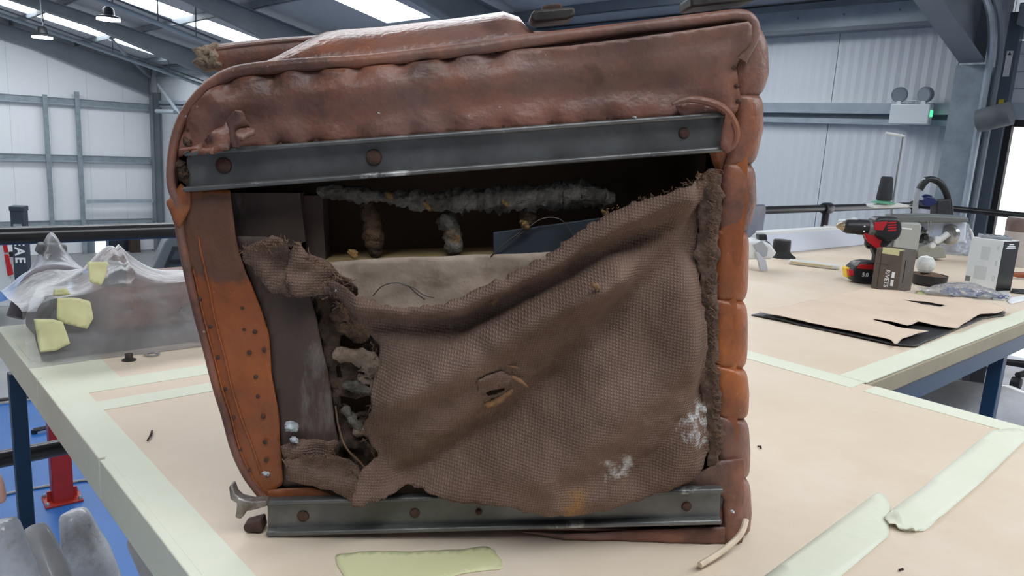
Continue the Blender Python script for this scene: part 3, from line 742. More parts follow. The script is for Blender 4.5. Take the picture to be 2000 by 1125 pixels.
# ---- shell: sides running back from the piping
cen = OUTS.mean(0)
def outward(P):
    d = np.roll(P, -1, 0)-np.roll(P, 1, 0); nrm = np.stack([-d[:, 1], d[:, 0]], 1); nrm /= np.linalg.norm(nrm, axis=1)[:, None]
    s = np.sign(((P-cen)*nrm).sum(1)); return nrm*s[:, None]
NRM = outward(OUTS)
for _ in range(3): NRM = (NRM+np.roll(NRM, 1, 0)+np.roll(NRM, -1, 0)); NRM /= np.linalg.norm(NRM, axis=1)[:, None]
ua, ub, uc = sp(440, 150)[0], sp(640, 100)[0], sp(1045, 80)[0]
wt = np.clip(NRM[:, 1], 0, 1)**1.5*np.clip((OUTS[:, 0]-ua)/(ub-ua), 0, 1)*np.clip((uc+.012-OUTS[:, 0])/.03, 0, 1)       # crown of the side panel
wt = wt*wt*(3-2*wt)
V = []; rings = [(NF-.006, -.006, 0), (NF-.014, .001, .011), (NF-.03, .002, .023), (NF-.06, .002, .035), (NF-.10, .0, .043), (NF-.17, -.004, .040), (NF-.24, -.01, .02), (NF-.28, -.025, .01), (NF-.29, -.06, -.02)]
for n_, off, cr in rings:
    Q = OUTS+NRM*(off+wt*cr)[:, None]; Q[:, 1] = np.maximum(Q[:, 1], .003)
    V += [SM(q[0], q[1], n_) for q in Q]
K = len(OUTS); Fc = []
for i in range(len(rings)-1):
    for j in range(K): Fc.append((i*K+j, i*K+(j+1) % K, (i+1)*K+(j+1) % K, (i+1)*K+j))
Fc.append(tuple(range((len(rings)-1)*K, len(rings)*K)))
shell = mesh('leather_side_panel', V, Fc, LEP, seat, True)
md = shell.modifiers.new('thickness', 'SOLIDIFY'); md.thickness = .003; md.offset = -1
# inner lining: dark walls and back of the cavity
mb = MB(); I0 = OUTS-NRM*.02; I0[:, 1] = np.maximum(I0[:, 1], .012)
Vv = [SM(q[0], q[1], -.03) for q in I0]+[SM(q[0], q[1], -.17) for q in I0]
mb.add(Vv, [(j, (j+1) % K, K+(j+1) % K, K+j) for j in range(K)]+[tuple(range(K, 2*K))]); mb.build('inner_lining', VOID, seat)

# ---- piping
pth = np.vstack([spl(left_px[:-2], NF+.002), spl([(346, 400), (333, 372)], NF+.002), spl(top_px, NF+.002), spl([(1474, 70), (1462, 97), (1446, 126)], NF+.002)])
pp = [SM(q[0], q[1], NF+.001) for q in resample(smooth_path(pth, 2), .006)]
rr = [.0046+.0022*min(1, max(0, (p[2]-.44)/.06)) for p in pp]
MB().tube(pp, rr, 10).build('piping', LEA, seat, smooth=True)
# ---- tacks
tack_me = MB().lathe([(.0026, 0), (.0024, .001), (.0012, .0017), (.0003, .0019)], n=10, axis='Y').build('tack', RUST, seat, smooth=True)
tack_me.scale = (1, -1, 1)
TK = {'n': 0}
def tack(x, y, n):
    q = sp(x, y, n); o = tack_me if TK['n'] == 0 else tack_me.copy()
    if TK['n']: COL.objects.link(o)
    TK['n'] += 1; o.location = SM(q[0], q[1], n); return q
top_tacks = [(532, 157), (612, 149), (700, 146), (786, 132), (875, 122), (963, 114), (450, 178), (400, 215), (368, 262)]
low_tacks = [(548, 290), (618, 284), (704, 276), (805, 264), (884, 259), (982, 255), (1078, 246), (1186, 237)]
left_tacks = [(474, 608), (477, 650), (487, 696), (500, 743), (504, 781), (514, 820), (518, 870), (520, 905), (523, 935), (498, 655), (516, 690)]
edge_tacks = [(411, 645), (426, 705), (441, 766), (456, 822), (470, 885), (488, 925), (372, 560), (390, 590)]
side_tacks = [(1432, 140), (1438, 175), (1441, 205)]
# ---- top leather band (between piping and upper rail)
band = [(352, 322), (350, 300), (358, 262), (380, 215), (420, 180), (470, 160), (560, 148), (700, 141), (820, 129), (920, 117), (1003, 105), (1112, 100), (1232, 85), (1353, 68), (1453, 53), (1462, 63), (1459, 91), (1443, 120),
        (1437, 140), (1446, 200), (1436, 229), (1300, 238), (900, 267), (600, 289), (362, 307)]
bu = spl(band, NF)
tku = [sp(x, y, NF) for x, y in top_tacks+low_tacks+side_tacks]
def hband(U):
    v0 = sp(700, 200, NF)[1]
    h = np.full(len(U), NF+.003)
    h += .003*fbm(U, 9, 3)+.0008*fbm(U, 60, 5)
    h += .010*ridge(U, spl([(420, 215), (700, 195), (1000, 165), (1400, 115)], NF), .018)          # puffed upper fold
    h -= .007*ridge(U, spl([(500, 232), (700, 228), (1000, 200), (1300, 170)], NF), .02)
    h += .005*ridge(U, spl([(560, 262), (900, 235), (1250, 215)], NF), .02)
    for k, (x, y) in enumerate(tku):
        d = np.linalg.norm(U-np.array([x, y]), axis=1); h -= .005*np.exp(-(d/.008)**2); h += .0012*np.exp(-((d-.02)/.01)**2)
    k = np.clip((U[:, 0]-sp(985, 105)[0])/.08, 0, 1)*ridge(U, spl([(1003, 105), (1232, 85), (1453, 53), (1460, 90)], NF), .012); h += .010*k   # lifted flap edge
    return np.maximum(h, NF-.004)
sheet('top_leather_band', bu, .0045, hband, SM, LEA, seat, thick=.0022)
for x, y in top_tacks: tack(x, y, NF-.003)
for x, y in low_tacks: tack(x, y, NF+.001)
for x, y in side_tacks: tack(x, y, NF)
# strip of leather under the lifted flap
sheet('under_flap', spl([(960, 112), (1021, 92), (1142, 79), (1263, 64), (1384, 49), (1450, 42), (1470, 60), (1464, 100), (1445, 125), (1400, 110), (1200, 120), (1000, 130)], NF-.004), .006, NF-.004, SM, LEA, seat)

# ---- left leather band (orange), inner edge cut ragged
inner = [(492, 562), (510, 610), (525, 660), (530, 735), (540, 785), (545, 820), (546, 861), (550, 911), (554, 952), (543, 957), (521, 980)]
lb = left_px[::-1]
lband = [(352, 455), (365, 532), (380, 600), (402, 680), (424, 770), (441, 820), (456, 883), (477, 930), (496, 957), (514, 981)]+inner[::-1][1:]+[(480, 540), (468, 502), (462, 472), (450, 378), (372, 378), (360, 405)]
def hleft(U):
    h = np.full(len(U), NF+.001)+.0016*fbm(U, 30, 11)
    h -= .0018*ridge(U, spl([(x+7, y+1) for x, y in left_px[1:-3]], NF), .003)
    h -= .0016*ridge(U, spl([(520, 960), (490, 893), (466, 830), (448, 775), (428, 690), (408, 610), (392, 540)], NF), .003)
    h += .002*ridge(U, spl([(505, 940), (480, 860), (455, 775), (436, 690), (414, 600)], NF), .006)
    return h
LBM = LEO.copy(); LBM.name = 'orange_leather_glue_stained'
N, Lk = nodes_of(LBM); bs = N['Principled BSDF']; src = bs.inputs['Base Color'].links[0].from_socket
tc = N.new('ShaderNodeTexCoord'); ds = N.new('ShaderNodeVectorMath'); ds.operation = 'DISTANCE'; su_, sv_ = sp(425, 470); ds.inputs[1].default_value = (su_, -NF, sv_); Lk.new(tc.outputs['Object'], ds.inputs[0])
nz = N.new('ShaderNodeTexNoise'); nz.inputs['Scale'].default_value = 22; nz.inputs['Detail'].default_value = 6; Lk.new(tc.outputs['Object'], nz.inputs['Vector'])
ad = N.new('ShaderNodeMath'); ad.operation = 'MULTIPLY_ADD'; ad.inputs[1].default_value = -.06; Lk.new(nz.outputs[0], ad.inputs[0]); Lk.new(ds.outputs['Value'], ad.inputs[2])
r = N.new('ShaderNodeMapRange'); r.inputs[1].default_value = .018; r.inputs[2].default_value = .026; r.inputs[3].default_value = 1; r.inputs[4].default_value = 0; Lk.new(ad.outputs[0], r.inputs[0])
x = N.new('ShaderNodeMix'); x.data_type = 'RGBA'; x.inputs[7].default_value = lin(104, 70, 52); Lk.new(r.outputs[0], x.inputs[0]); Lk.new(src, x.inputs[6]); Lk.new(x.outputs[2], bs.inputs['Base Color'])   # ragged patch of old glue
sheet('left_leather_band', spl(lband, NF), .0045, hleft, SM, LBM, seat, thick=.0022)
for ln in ([(x+13, y+2) for x, y in left_px[1:-3]], [(511, 930), (500, 893), (476, 830), (458, 775), (438, 690), (418, 610), (402, 540), (388, 470)]):
    q = resample(smooth_path(spl(ln, NF), 2), .005); hq = hleft(q)
    MB().tube([SM(c[0], c[1], hq[i]+.0006) for i, c in enumerate(q)], .0012, 6).build('stitched_seam', LEO, seat, smooth=True)
for x_, y_ in left_tacks+edge_tacks: tack(x_, y_, NF+.0012)
# orange tab beside the rail end, strip above the lower rail
sheet('leather_tab', spl([(327, 402), (342, 380), (352, 366), (372, 382), (371, 415), (360, 440), (350, 455), (341, 440), (333, 420)], NF+.004), .004, lambda U: NF+.006+.004*fbm(U, 40, 2), SM, LEO, seat, thick=.002)
sheet('leather_strip', spl([(519, 984), (524, 962), (560, 959), (609, 958), (660, 975), (900, 985), (1000, 985), (1000, 992), (700, 992)], NF), .005, NF+.002, SM, LEO, seat, thick=.002)
sheet('leather_strip', spl([(1300, 962), (1368, 925), (1400, 905), (1450, 900), (1450, 1066), (1418, 1066), (1412, 975), (1380, 968)], NF), .006, lambda U: NF+.002+.004*fbm(U, 30, 21), SM, LEA, seat, thick=.002)
sheet('leather_strip', spl([(1010, 1046), (1100, 1050), (1400, 1036), (1452, 1036), (1448, 1066), (1436, 1074), (1250, 1068), (1100, 1060)], NF), .006, lambda U: NF-.001+.003*fbm(U, 30, 22), SM, LEA, seat, thick=.002)
sheet('leather_strip', spl([(1385, 300), (1425, 230), (1448, 140), (1462, 140), (1462, 400), (1440, 560), (1442, 900), (1395, 905), (1400, 800), (1392, 600), (1400, 480), (1400, 340)], NF), .006, lambda U: NF-.004+.003*fbm(U, 30, 23), SM, LEO, seat, thick=.002)

# ---- pleated cushion down the right side: each padded roll is a part
ys = [62, 194, 328, 457, 592, 722, 820, 935, 1050]
sil = {62: 1478, 100: 1491, 150: 1494, 194: 1482, 260: 1482, 328: 1468, 400: 1471, 457: 1457, 525: 1455, 592: 1453, 660: 1454, 722: 1452, 770: 1457, 820: 1455, 880: 1459, 935: 1458, 1000: 1461, 1050: 1455, 1070: 1446}
sx_, sy_ = np.array(list(sil.values()), float), np.array(list(sil.keys()), float)
for k in range(len(ys)-1):
    y0, y1 = ys[k], ys[k+1]; ny = 16; V = []; nn = 12
    for i in range(ny+1):
        tt = i/ny; y = y0+(y1-y0)*tt; xs = float(np.interp(y, sy_, sx_)); bul = (1-abs(2*tt-1)**7.0)
        uo, vo = sp(xs, y, -.06); xi = float(np.interp(y, [62, 140, 250, 340, 480, 600, 800, 905, 1060], [1452, 1440, 1440, 1412, 1402, 1394, 1398, 1400, 1420])); ui, vi = sp(xi, y, NF)
        wid = uo-ui
        for j in range(nn+1):
            s = j/nn
            if s < .6:
                a = s/.6*math.pi/2; u = ui+wid*math.sin(a)*(1-.10*(1-bul)); n_ = NF-.001-(.06-.016)*(1-math.cos(a))+.004*bul*math.sin(2*a)
            else:
                q_ = (s-.6)/.4; u = uo-wid*.10*(1-bul)-.016*q_*q_; n_ = -.06-.2*q_
            v = vi+(vo-vi)*min(1, s/.6)
            V.append(SM(u, max(v, .003), n_))
    Fc = [(i*(nn+1)+j, i*(nn+1)+j+1, (i+1)*(nn+1)+j+1, (i+1)*(nn+1)+j) for i in range(ny) for j in range(nn)]
    o = mesh('cushion_pleat', V, Fc, LEA if k in (0, 1, 2, 6, 7) else LEO, seat, True)
    md = o.modifiers.new('thickness', 'SOLIDIFY'); md.thickness = .002

# ---- steel channel rails
def channel(name, tl, tr_, br_, bl_, depth, lip, back, rivets):
    A, Bq, C, D = [sp(*q, 0) for q in (tl, tr_, br_, bl_)]
    th = bpy.data.objects.new(name, None); COL.objects.link(th); th.parent = seat; th.empty_display_size = .02
    def bar(nm, p0, p1, q0, q1, n0, n1, mt, bev):      # p: lower edge left/right, q: upper edge
        Vx = [SM(*p0, n0), SM(*p1, n0), SM(*q1, n0), SM(*q0, n0), SM(*p0, n1), SM(*p1, n1), SM(*q1, n1), SM(*q0, n1)]
        return MB().add(Vx, [(0, 1, 2, 3), (7, 6, 5, 4), (0, 4, 5, 1), (1, 5, 6, 2), (2, 6, 7, 3), (3, 7, 4, 0)]).build(nm, mt, th, bevel=bev, seg=3)
    eL = (A-D)/np.linalg.norm(A-D)*lip; eR = (Bq-C)/np.linalg.norm(Bq-C)*lip
    bar('web', D+eL*.2, C+eR*.2, A-eL*.2, Bq-eR*.2, -depth-.002, -depth+.002, RAILM, 0)
    bar('upper_flange', A-eL, Bq-eR, A, Bq, -depth, 0, LIPM, lip*.42)
    bar('lower_flange', D, C, D+eL, C+eR, -depth, 0, LIPM, lip*.42)
    for (x, y, rad) in rivets:
        q = sp(x, y, -depth+.002)
        rv = MB().lathe([(rad, 0), (rad*.9, .002), (rad*.5, .0035), (rad*.1, .004)], n=14, axis='Y').build('rivet', RUST, th, smooth=True)
        rv.location = SM(q[0], q[1], -depth+.002); rv.scale = (1, -1, 1)
    return th
channel('upper_rail', (358, 303), (1418, 226), (1420, 304), (356, 384), .0125, .0055, 0, [(437, 331, .0085), (730, 315, .0085), (1335, 268, .006)])
channel('lower_rail', (517, 986), (1413, 962), (1410, 1032), (519, 1056), .0125, .006, 0, [(592, 1014, .007), (810, 1008, .006), (935, 1005, .004), (1340, 995, .006)])

# ---- inside the cavity
def lump(name, pts, rad, n, mt, parent, noise=.25, seg=18, flat=1.0, step=.003, z=0):
    P = resample(smooth_path(spl(pts, n), 2), step); R_ = np.interp(np.linspace(0, 1, len(P)), np.linspace(0, 1, len(rad)), rad)
    tp_ = np.minimum(np.arange(len(P)), np.arange(len(P))[::-1]); R_ = R_*np.sqrt(np.clip((tp_*step+.0004)/np.maximum(R_, .001), 0, 1))
    w = np.convolve(rng.normal(0, noise*.5, len(P)+8), np.ones(5)/2.5, 'same')[4:-4]
    mb = MB(); mb.tube([SM(p[0], p[1], n+random.uniform(-.001, .001)) for p in P], list(R_*(1+w)), seg, noise=noise*.7, flat=flat)
    o = mb.build(name, mt, parent, smooth=False); o.data.polygons.foreach_set('use_smooth', [True]*len(o.data.polygons))
    return o
def plate(name, pts, n0, n1, mt, parent=seat, bevel=0):
    return MB().prism([tuple(q) for q in spl(pts, n0)], n0, n1, SM).build(name, mt, parent, bevel=bevel)
lump('horsehair_roll', [(618, 380), (680, 384), (760, 394), (840, 400), (900, 398), (1000, 396), (1080, 390), (1150, 386), (1200, 402)], [.006, .009, .008, .010, .013, .014, .015, .015, .007], -.04, HAIR, seat, noise=.4)
lump('webbing_strut', [(716, 400), (728, 440), (735, 512)], [.010, .012, .013], -.05, HAIRB, seat, noise=.3)
lump('webbing_strut', [(862, 425), (884, 455), (886, 506)], [.008, .011, .010], -.05, HAIR, seat, noise=.35)
lump('webbing_strut', [(1030, 410), (1032, 430), (1033, 452)], [.010, .008, .008], -.045, HAIRB, seat, noise=.3)
plate('frame_slat', [(600, 385), (640, 385), (646, 520), (612, 520)], -.08, -.05, WOODD)
plate('frame_slat', [(535, 385), (585, 385), (592, 520), (548, 520)], -.09, -.06, WOODD)
plate('wooden_ledge', [(612, 512), (1010, 500), (1010, 488), (800, 492), (612, 500)], -.11, -.045, mat('pale_wood', lin(176, 154, 110), lin(150, 122, 84), scale=20, rough=.8))
sheet('calico_panel', spl([(628, 522), (700, 514), (850, 508), (1000, 504), (1075, 500), (1085, 530), (1000, 620), (760, 640), (690, 600)], -.03), .006, lambda U: -.03+.006*fbm(U, 22, 31), SM, CALICO, seat, thick=.003)
plate('dark_plate', [(963, 460), (1170, 432), (1190, 440), (1190, 520), (963, 520)], -.045, -.04, mat('dark_slate_card', lin(64, 72, 82), lin(52, 58, 66), scale=30, rough=.5), bevel=.001)
def wire(pts, n, r=.0007, mt=WIRE, name='wire'):
    P = [SM(*sp(x, y, n), n) for x, y in pts]; MB().tube(smooth_path(P, 2), r, 6).build(name, mt, seat, smooth=True)
wire([(1010, 470), (1035, 448), (1060, 432), (1090, 432), (1108, 448), (1120, 470)], -.032)
wire([(958, 508), (985, 482), (1012, 464), (1020, 456)], -.033)
wire([(728, 585), (745, 565), (770, 558), (795, 562), (812, 580), (830, 592)], -.02)
wire([(785, 562), (808, 568), (826, 584), (848, 588)], -.018)
wire([(655, 800), (662, 850), (680, 890), (705, 910)], .006, .001, THREAD, 'loose_cord'); wire([(660, 835), (672, 880), (700, 905), (712, 920)], .007, .001, THREAD, 'loose_cord')
for (x, y, s) in ((988, 404, .003), (1025, 446, .004), (1182, 424, .003), (760, 388, .003), (690, 503, .004), (835, 410, .003)):
    lump('foam_scrap', [(x-8, y-6), (x, y), (x+5, y+8)], [s*.5, s, s*.5], -.03, FOAM, seat, noise=.35)
# dark board on the left of the cavity, and lumpy stuffing beside it
sheet('dark_board', spl([(462, 470), (470, 505), (492, 562), (525, 660), (530, 735), (545, 820), (550, 955), (610, 962), (664, 890), (652, 835), (640, 735), (617, 635), (602, 582), (588, 545), (560, 500), (520, 470)], NF-.003), .006, lambda U: NF-.004+.002*fbm(U, 20, 41), SM, WOODD, seat, thick=.006)
plate('frame_slat', [(450, 380), (600, 380), (610, 470), (470, 520)], -.07, -.035, WOODD)
PADM = mat('brown_fibre_pad', lin(96, 76, 62), lin(46, 38, 34), scale=45, rough=.95, bump=.9, bscale=110, c3=lin(160, 146, 134), s3=26, l3=.62, h3=.72)
sheet('fibre_pad', spl([(596, 560), (640, 575), (700, 610), (760, 660), (760, 940), (660, 960), (668, 880), (650, 800), (640, 720), (622, 640)], -.03), .0045, lambda U: -.03+.010*fbm(U, 40, 35)+.004*fbm(U, 120, 36), SM, PADM, seat, thick=.004, rag=.001,
      holes=[spl([(660, 662), (690, 655), (712, 672), (705, 690), (680, 692), (664, 680)], -.03), spl([(664, 776), (695, 782), (726, 775), (728, 800), (712, 822), (690, 812), (672, 795)], -.03), spl([(686, 886), (712, 884), (722, 905), (700, 915)], -.03), spl([(654, 718), (668, 716), (672, 738), (660, 742)], -.03)])
TANS = mat('tan_stuffing', lin(168, 148, 130), lin(112, 90, 74), scale=34, rough=.95, bump=.8, bscale=110)
for (pts, rad, mt_) in (([(660, 600), (668, 628), (672, 650)], [.008, .011, .007], HAIRB), ([(650, 700), (690, 700), (722, 712), (728, 742)], [.006, .010, .009, .006], TANS), ([(700, 738), (716, 752), (738, 752)], [.004, .005, .003], TANS),
                         ([(668, 760), (690, 758), (730, 775)], [.006, .008, .006], HAIR), ([(690, 850), (720, 845), (735, 850)], [.006, .007, .005], TANS), ([(655, 640), (690, 650), (720, 668)], [.006, .009, .008], HAIRB), ([(672, 800), (690, 830), (706, 845)], [.006, .007, .006], HAIR)):
    lump('stuffing', pts, rad, -.022, mt_, seat, noise=.4)
# torn scraps of burlap round the upper left
for k, pts in enumerate(([(466, 498), (500, 478), (538, 464), (560, 480), (570, 520), (560, 545), (600, 560), (570, 590), (520, 575), (495, 545), (476, 520)],
                         [(560, 545), (572, 480), (582, 470), (600, 500), (640, 520), (660, 545), (700, 565), (690, 590), (640, 580), (600, 590), (570, 580)],
                         [(550, 905), (600, 895), (660, 900), (700, 920), (720, 960), (700, 990), (660, 970), (600, 955), (556, 950)],
                         [(548, 880), (580, 872), (640, 868), (665, 880), (640, 905), (590, 912), (556, 905)])):
    sheet('burlap_scrap', spl(pts, .002), .0045, lambda U, k=k: NF+.014+.010*fbm(U, 30, 50+k)+.004*fbm(U, 90, 60+k), SM, BURLAP, seat, rag=.0016, thick=.0012)
# crusts of white mould
CRUST = mat('white_crust', lin(206, 212, 216), lin(170, 178, 184), scale=60, rough=.9, bump=.6, bscale=150)
for (x, y, s) in ((580, 573, .006), (660, 572, .012), (570, 840, .013), (575, 866, .008), (519, 931, .006), (1240, 238, .004), (1430, 1005, .0045), (740, 229, .0025), (1244, 952, .003)):
    lump('white_crust', [(x-s*900, y-s*300), (x, y), (x+s*800, y+s*500)], [s*.25, s*.55, s*.2], .0 if y > 300 else NF+.012, CRUST, seat, noise=.45, flat=.6, step=.003)
# torn leather by the left rail end
for k, (pts, n_) in enumerate((([(355, 303), (372, 292), (395, 286), (420, 262), (440, 246), (452, 262), (448, 298), (420, 302)], .002), ([(444, 252), (452, 234), (468, 224), (482, 232), (486, 256), (474, 268), (462, 298), (452, 296)], .012), ([(466, 262), (478, 250), (498, 262), (500, 272), (480, 282), (466, 290)], .008), ([(352, 318), (362, 304), (400, 296), (440, 292), (440, 304), (372, 312)], .004))):
    sheet('torn_leather', spl(pts, n_), .0035, lambda U, k=k, n_=n_: n_+.012*fbm(U, 60, 70+k), SM, LEA, seat, thick=.002, rag=.0008)
for (x, y) in ((357, 345), (361, 358), (354, 330), (365, 285)):
    lump('fibre_tuft', [(x-5, y-8), (x, y), (x+6, y+9)], [.002, .005, .002], NF+.006, HAIRB, seat, noise=.4, step=.003)
# folded leather lapping the right rail end
fold = [(1312, 212), (1330, 204), (1352, 201), (1385, 207), (1412, 218), (1432, 242), (1440, 268), (1434, 292), (1418, 304)]
FP = resample(smooth_path(spl(fold, .004), 2), .004)
MB().tube([SM(p[0], p[1], .003) for p in FP], [.0015+.0028*math.sin(math.pi*i/len(FP)) for i in range(len(FP))], 8).build('folded_leather', LEA, seat, smooth=True)
sheet('folded_leather', spl([(1405, 300), (1410, 250), (1416, 222), (1432, 244), (1440, 268), (1434, 292), (1418, 306)], .002), .004, lambda U: .003+.004*fbm(U, 50, 81), SM, LEA, seat, thick=.002)
sheet('folded_leather', spl([(1318, 214), (1352, 204), (1412, 221), (1400, 234), (1330, 236)], NF+.008), .004, lambda U: NF+.010+.003*fbm(U, 50, 82), SM, LEA, seat, thick=.002)

# ---- burlap
bur = [(1392, 345), (1360, 362), (1330, 376), (1290, 386), (1240, 401), (1180, 424), (1130, 457), (1075, 497), (1010, 532), (950, 557), (900, 581), (850, 599), (800, 603), (750, 596), (700, 580), (655, 566), (625, 556), (640, 578), (662, 602), (690, 640), (715, 665), (738, 690), (738, 722), (726, 760),
       (730, 792), (716, 826), (704, 852), (722, 882), (736, 905), (706, 930), (692, 960), (688, 992), (720, 986), (790, 967), (850, 976), (930, 986), (1000, 992), (1060, 1006), (1110, 1011), (1180, 1004), (1230, 986), (1300, 961), (1345, 946), (1372, 926), (1398, 908),
       (1396, 880), (1392, 800), (1387, 700), (1383, 600), (1380, 500), (1388, 420)]
BN = .020
def hbur(U):
    h = np.full(len(U), BN)
    h += .022*ridge(U, spl([(1340, 394), (1180, 452), (1080, 517), (900, 600), (800, 622), (700, 604)], BN), .013)
    h -= .020*ridge(U, spl([(1300, 440), (1100, 558), (900, 650), (740, 640)], BN), .015)
    h += .030*ridge(U, spl([(1190, 545), (1060, 615), (900, 715), (740, 790)], BN), .024)
    h += .008*ridge(U, spl([(1165, 566), (1040, 612), (960, 660)], BN), .008)
    h -= .030*ridge(U, spl([(1365, 470), (1260, 580), (1160, 690), (1020, 810), (900, 895), (800, 950)], BN), .024)
    h += .024*ridge(U, spl([(1360, 680), (1200, 820), (1060, 930)], BN), .028)
    h -= .010*ridge(U, spl([(1382, 790), (1290, 890), (1240, 940)], BN), .014)
    h += .006*ridge(U, spl([(1340, 870), (1300, 950)], BN), .014)
    h += .008*ridge(U, spl([(690, 985), (900, 980), (1080, 990), (1250, 965)], BN), .018)
    h -= .026*ridge(U, spl([(1388, 360), (1382, 500), (1385, 700), (1395, 900)], BN), .014)
    h -= .014*ridge(U, spl([(625, 556), (690, 640), (738, 700), (728, 790), (704, 852), (736, 905)], BN), .014)
    h += .003*fbm(U, 22, 90)+.0012*fbm(U, 70, 91)
    return np.maximum(h, NF-.002)
hole1 = [(945, 770), (968, 764), (986, 758), (990, 770), (975, 778), (950, 780)]
sheet('burlap_cover', spl(bur, BN), .0034, hbur, SM, BURLAP, seat, rag=.0011, thick=.0011, holes=[spl(hole1, BN), spl([(958, 786), (966, 784), (968, 796), (958, 796)], BN)])
sheet('peeled_flap', spl([(930, 742), (950, 730), (980, 728), (1002, 742), (996, 762), (968, 768), (936, 774)], .02), .004, lambda U: hbur(U)+.003+.002*fbm(U, 40, 95), SM, BURLAP, seat, rag=.0008, thick=.0012)
for pts, rad in (([(944, 798), (962, 796), (980, 784), (1000, 766)], [.002, .004, .004, .0015]), ([(985, 738), (1002, 744), (1018, 752), (1032, 764)], [.0015, .0022, .0015, .0006]), ([(972, 722), (990, 720), (1012, 726)], [.0006, .0014, .0006]), ([(962, 600), (968, 588), (972, 574)], [.003, .003, .001]), ([(1155, 562), (1166, 568), (1164, 574)], [.002, .003, .001])):
    lump('burlap_fray', pts, rad, float(hbur(spl(pts[1:2], BN))[0])+.001, mat('tan_fray', lin(150, 112, 80), lin(118, 88, 64), scale=60, rough=.95), seat, noise=.35, step=.003, seg=8)
HEM = mat('soiled_burlap_hem', lin(112, 90, 78), lin(84, 66, 57), scale=50, rough=.95, bump=.8, bscale=130)
sheet('burlap_hem', spl([(1372, 345), (1398, 335), (1412, 350), (1408, 420), (1402, 500), (1400, 600), (1404, 700), (1406, 800), (1412, 880), (1402, 915), (1385, 915), (1370, 800), (1362, 600), (1360, 450)], NF+.004), .004, lambda U: NF+.004+.003*fbm(U, 70, 97), SM, HEM, seat, rag=.0018, thick=.0015)
# frayed threads: too many to count
mb = MB()
def strands(path, num, length, n, spread, bias=(0, 0)):
    P = resample(spl(path, n), .003)
    for _ in range(num):
        p = P[random.randrange(len(P))]+rng.normal(0, .0015, 2); a = random.uniform(-math.pi, math.pi); L = length*random.uniform(.4, 1.2)
        q = np.array([math.cos(a), math.sin(a)])*L+np.array(bias); k = rng.normal(0, L*.25, 2); n2 = n+random.uniform(-.002, spread)
        mb.tube([SM(p[0], p[1], n), SM(*(p+q*.5+k), (n+n2)/2+.002), SM(*(p+q), n2)], [.0006, .0005, .0003], 3, cap=False)
strands([(1388, 350), (1384, 420), (1380, 500), (1383, 600), (1387, 700), (1392, 800), (1398, 905)], 260, .006, -.006, .006, (.004, 0))
strands([(1180, 424), (1240, 401), (1330, 376), (1392, 345)], 70, .005, .008, .006)
strands([(1330, 378), (1392, 345)], 50, .007, .008, .006)
strands([(625, 556), (690, 640), (738, 700), (728, 790), (704, 852), (736, 905), (690, 960)], 130, .006, .004, .006)
strands([(470, 500), (560, 480), (640, 530), (690, 575)], 90, .008, .006, .006)
strands([(550, 905), (660, 895), (710, 950)], 60, .008, .006, .006)
o = mb.build('frayed_threads', THREAD, seat); o['kind'] = 'stuff'

# ---- roll of the backrest showing behind the upper edge, with horsehair bursting out
RN = -.26
rp = spl([(424, 122), (470, 116), (560, 107), (680, 101), (1000, 96), (1300, 96)], RN)
MB().tube([SM(p[0], p[1], RN) for p in resample(smooth_path(rp, 2), .01)], .0185, 20).build('backrest_roll', LEA, seat, smooth=True)
rp = spl([(424, 104), (470, 97), (560, 87), (660, 80)], RN+.012); MB().tube([SM(p[0], p[1], RN+.014) for p in smooth_path(rp, 2)], .0035, 8).build('roll_piping', LEA, seat, smooth=True)
hm = mat('pale_horsehair', lin(172, 152, 128), lin(120, 102, 84), scale=60, rough=.95, bump=.8, bscale=150)
hp = spl([(424, 94), (414, 108), (406, 124), (410, 142)], RN)
lump('horsehair_tuft', [(426, 92), (412, 108), (405, 124), (411, 146)], [.006, .012, .013, .006], RN+.005, hm, seat, noise=.45, step=.004)
lump('horsehair_tuft', [(432, 96), (422, 116), (420, 138)], [.006, .011, .006], RN+.01, hm, seat, noise=.45, step=.004)
# ---- hinge lugs on the upper edge
def lug(pts, n0, n1, name='hinge_lug'): return plate(name, pts, n0, n1, IRON, bevel=.0025)
g = lug([(1032, 44), (1040, 39), (1112, 33), (1114, 50), (1098, 57), (1040, 62), (1031, 56)], -.06, -.02)
MB().prism([tuple(q) for q in spl([(1058, 20), (1090, 15), (1097, 19), (1096, 36), (1059, 40)], -.035)], -.05, -.03, SM).build('bolt_head', RUST, g, bevel=.002)
g = lug([(1325, 15), (1440, 1), (1449, 4), (1448, 22), (1327, 36)], -.065, -.02)
MB().prism([tuple(q) for q in spl([(1394, -6), (1424, -10), (1424, 4), (1394, 7)], -.035)], -.055, -.03, SM).build('bolt_head', RUST, g, bevel=.002)
# ---- bent latch at the lower left
lt = [(446, 958), (453, 955), (460, 972), (470, 980), (492, 986), (520, 984), (522, 996), (500, 1004), (480, 1008), (474, 1018), (466, 1027), (456, 1022), (460, 1004), (462, 990), (450, 982)]
Q = spl(lt, .004)
mb = MB(); mb.prism([tuple(q) for q in Q], -.012, .002, lambda u, v, n: SM(u, v, n+.25*(v-.03)-.4*max(0, v-.045)))
mb.build('bent_latch', mat('worn_latch_metal', lin(164, 158, 154), lin(96, 84, 78), scale=45, rough=.35, metal=.5, bump=.4, bscale=60), seat, bevel=.002)
plate('latch_stub', [(484, 1016), (520, 1006), (524, 1050), (504, 1044), (488, 1032)], -.03, -.008, RUST, bevel=.003)
plate('bracket_pad', [(1345, 965), (1370, 940), (1390, 945), (1405, 966), (1400, 985), (1350, 985)], -.03, -.012, IRON, bevel=.002)
